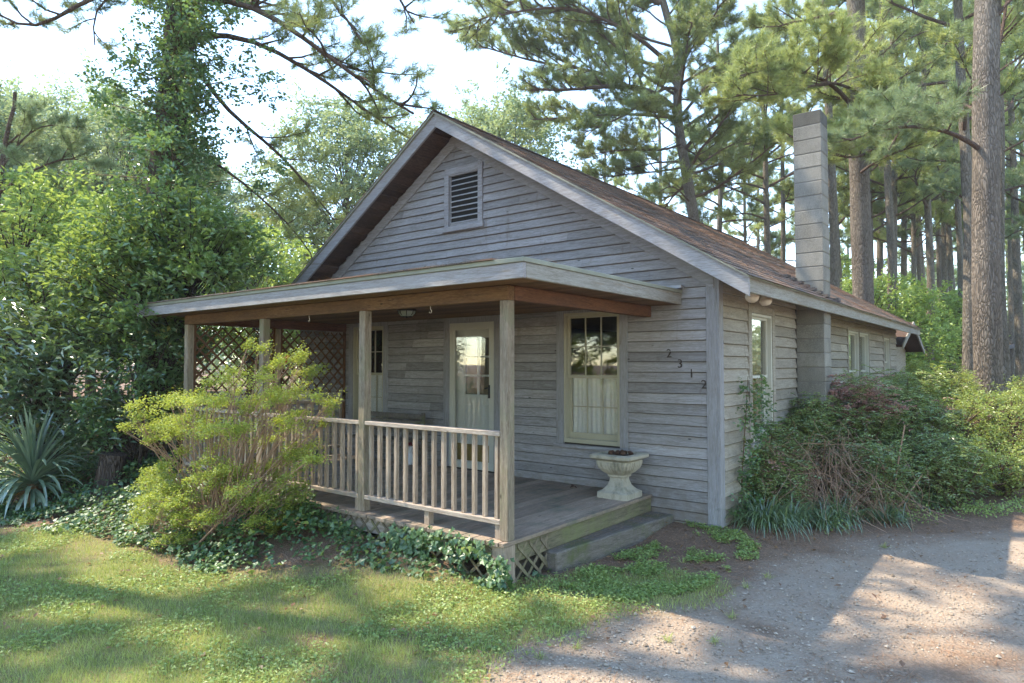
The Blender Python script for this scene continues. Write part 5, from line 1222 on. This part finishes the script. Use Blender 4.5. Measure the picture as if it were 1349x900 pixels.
g = G(); g.add([A_ * a + Bk * c + [0, 0, z] for c in (-.5, 6.5) for a, z in ((-2.1, 2.4), (2.7, 4.3), (7.5, 2.4), (7.5, 2.55), (2.7, 4.5), (-2.1, 2.55))], [[0, 1, 4, 5], [1, 2, 3, 4], [6, 7, 10, 11], [7, 8, 9, 10], [5, 4, 10, 11], [4, 3, 9, 10], [0, 1, 7, 6], [1, 2, 8, 7]]); build(g, 'roof', plain('far_roof', (.14, .13, .13), .9), t_)
g = G(); g.add([A_ * a + Bk * .02 + [0, 0, z] for a, z in ((-1.6, 2.5), (7, 2.5), (2.7, 4.2))], [[0, 1, 2]]); build(g, 'gable', M['trim_x'], t_)
g = G(); obx(g, -.1, .9, -.02, .0, .9, 2.1); obx(g, 2, 3.2, -.02, .0, .9, 2.1); build(g, 'window', M['dark'], t_)
b = gp(1278, 46); t_ = thing('shed', 'distant low tan roofed shed between the trunks right of the house', 'shed', b)
g = G(); obx(g, -1.8, 2.2, 0, 3, 0, 1.5); build(g, 'wall', M['soffit'], t_)
g = G(); g.add([A_ * a + Bk * c + [0, 0, z] for c in (-.4, 3.4) for a, z in ((-2.2, 1.4), (2.5, 2.1), (2.5, 2.2), (-2.2, 1.5))], [[0, 1, 2, 3], [7, 6, 5, 4], [3, 2, 6, 7], [0, 1, 5, 4]]); build(g, 'roof', M['bulb'], t_)

# far wooded skyline, one mass
gL = G(); C = []; rr_l = []
for k in range(900):
    a = R.uniform(-1.25, 1.15); d = R.uniform(75, 150); p = CAM + d * (nrm(np.array([FW[0], FW[1], 0])) * math.cos(a) + A_ * math.sin(a))
    C.append([p[0], p[1], R.uniform(.5, 1) * (3.5 + 5 * vnoise(a * 9, 0, 1.0)) * d / 110]); rr_l.append(R.uniform(2.0, 3.5))
for c, r in zip(C, rr_l):
    n = 70; P = np.asarray(c) + nrm(R.normal(size=(n, 3))) * r * R.uniform(.5, 1, n)[:, None]; leaves(gL, P, up_leaf_normals(n), R.uniform(.6, 1.2, n), R.uniform(.5, .9, n), np.clip(R.normal(.5, .2, n) + R.normal(0, .15), 0, 1))
tag(build(gL, 'far_wood', M['oak']), kind='stuff')
# undergrowth along the edge of the wood
gL = G()
x = R.uniform(-45, 25, 2600); y = R.uniform(16, 60, 2600); k = ~((x < -2) & (x > -11) & (y < 23)) & (y > 19); x = x[k]; y = y[k]
for xx, yy in zip(x, y):
    n = 26; h = R.uniform(.2, 1.3) * (.4 + 1.1 * vnoise(xx, yy, 5)); P = np.array([xx, yy, 0]) + R.normal(0, 1, (n, 3)) * [.5, .5, .2] + [0, 0, h * .6]; P[:, 2] = np.abs(P[:, 2])
    leaves(gL, P, up_leaf_normals(n), R.uniform(.1, .2, n), R.uniform(.07, .12, n), np.clip(R.normal(.5, .2, n), 0, 1))
tag(build(gL, 'undergrowth', M['oak2']), kind='stuff')

# ---------------------------------------------------------------- air
g = G(); box(g, -330, 330, -200, 330, -3, 34)
hz = build(g, 'haze', None); m = bpy.data.materials.new('haze_air'); m.use_nodes = True; nt = m.node_tree; nt.nodes.clear()
out = nt.nodes.new('ShaderNodeOutputMaterial'); pv = nt.nodes.new('ShaderNodeVolumePrincipled'); pv.inputs['Color'].default_value = (.93, .95, 1, 1)
pv.inputs['Density'].default_value = .0009; pv.inputs['Anisotropy'].default_value = .3; nt.links.new(pv.outputs[0], out.inputs['Volume'])
hz.data.materials.clear(); hz.data.materials.append(m); tag(hz, kind='stuff')
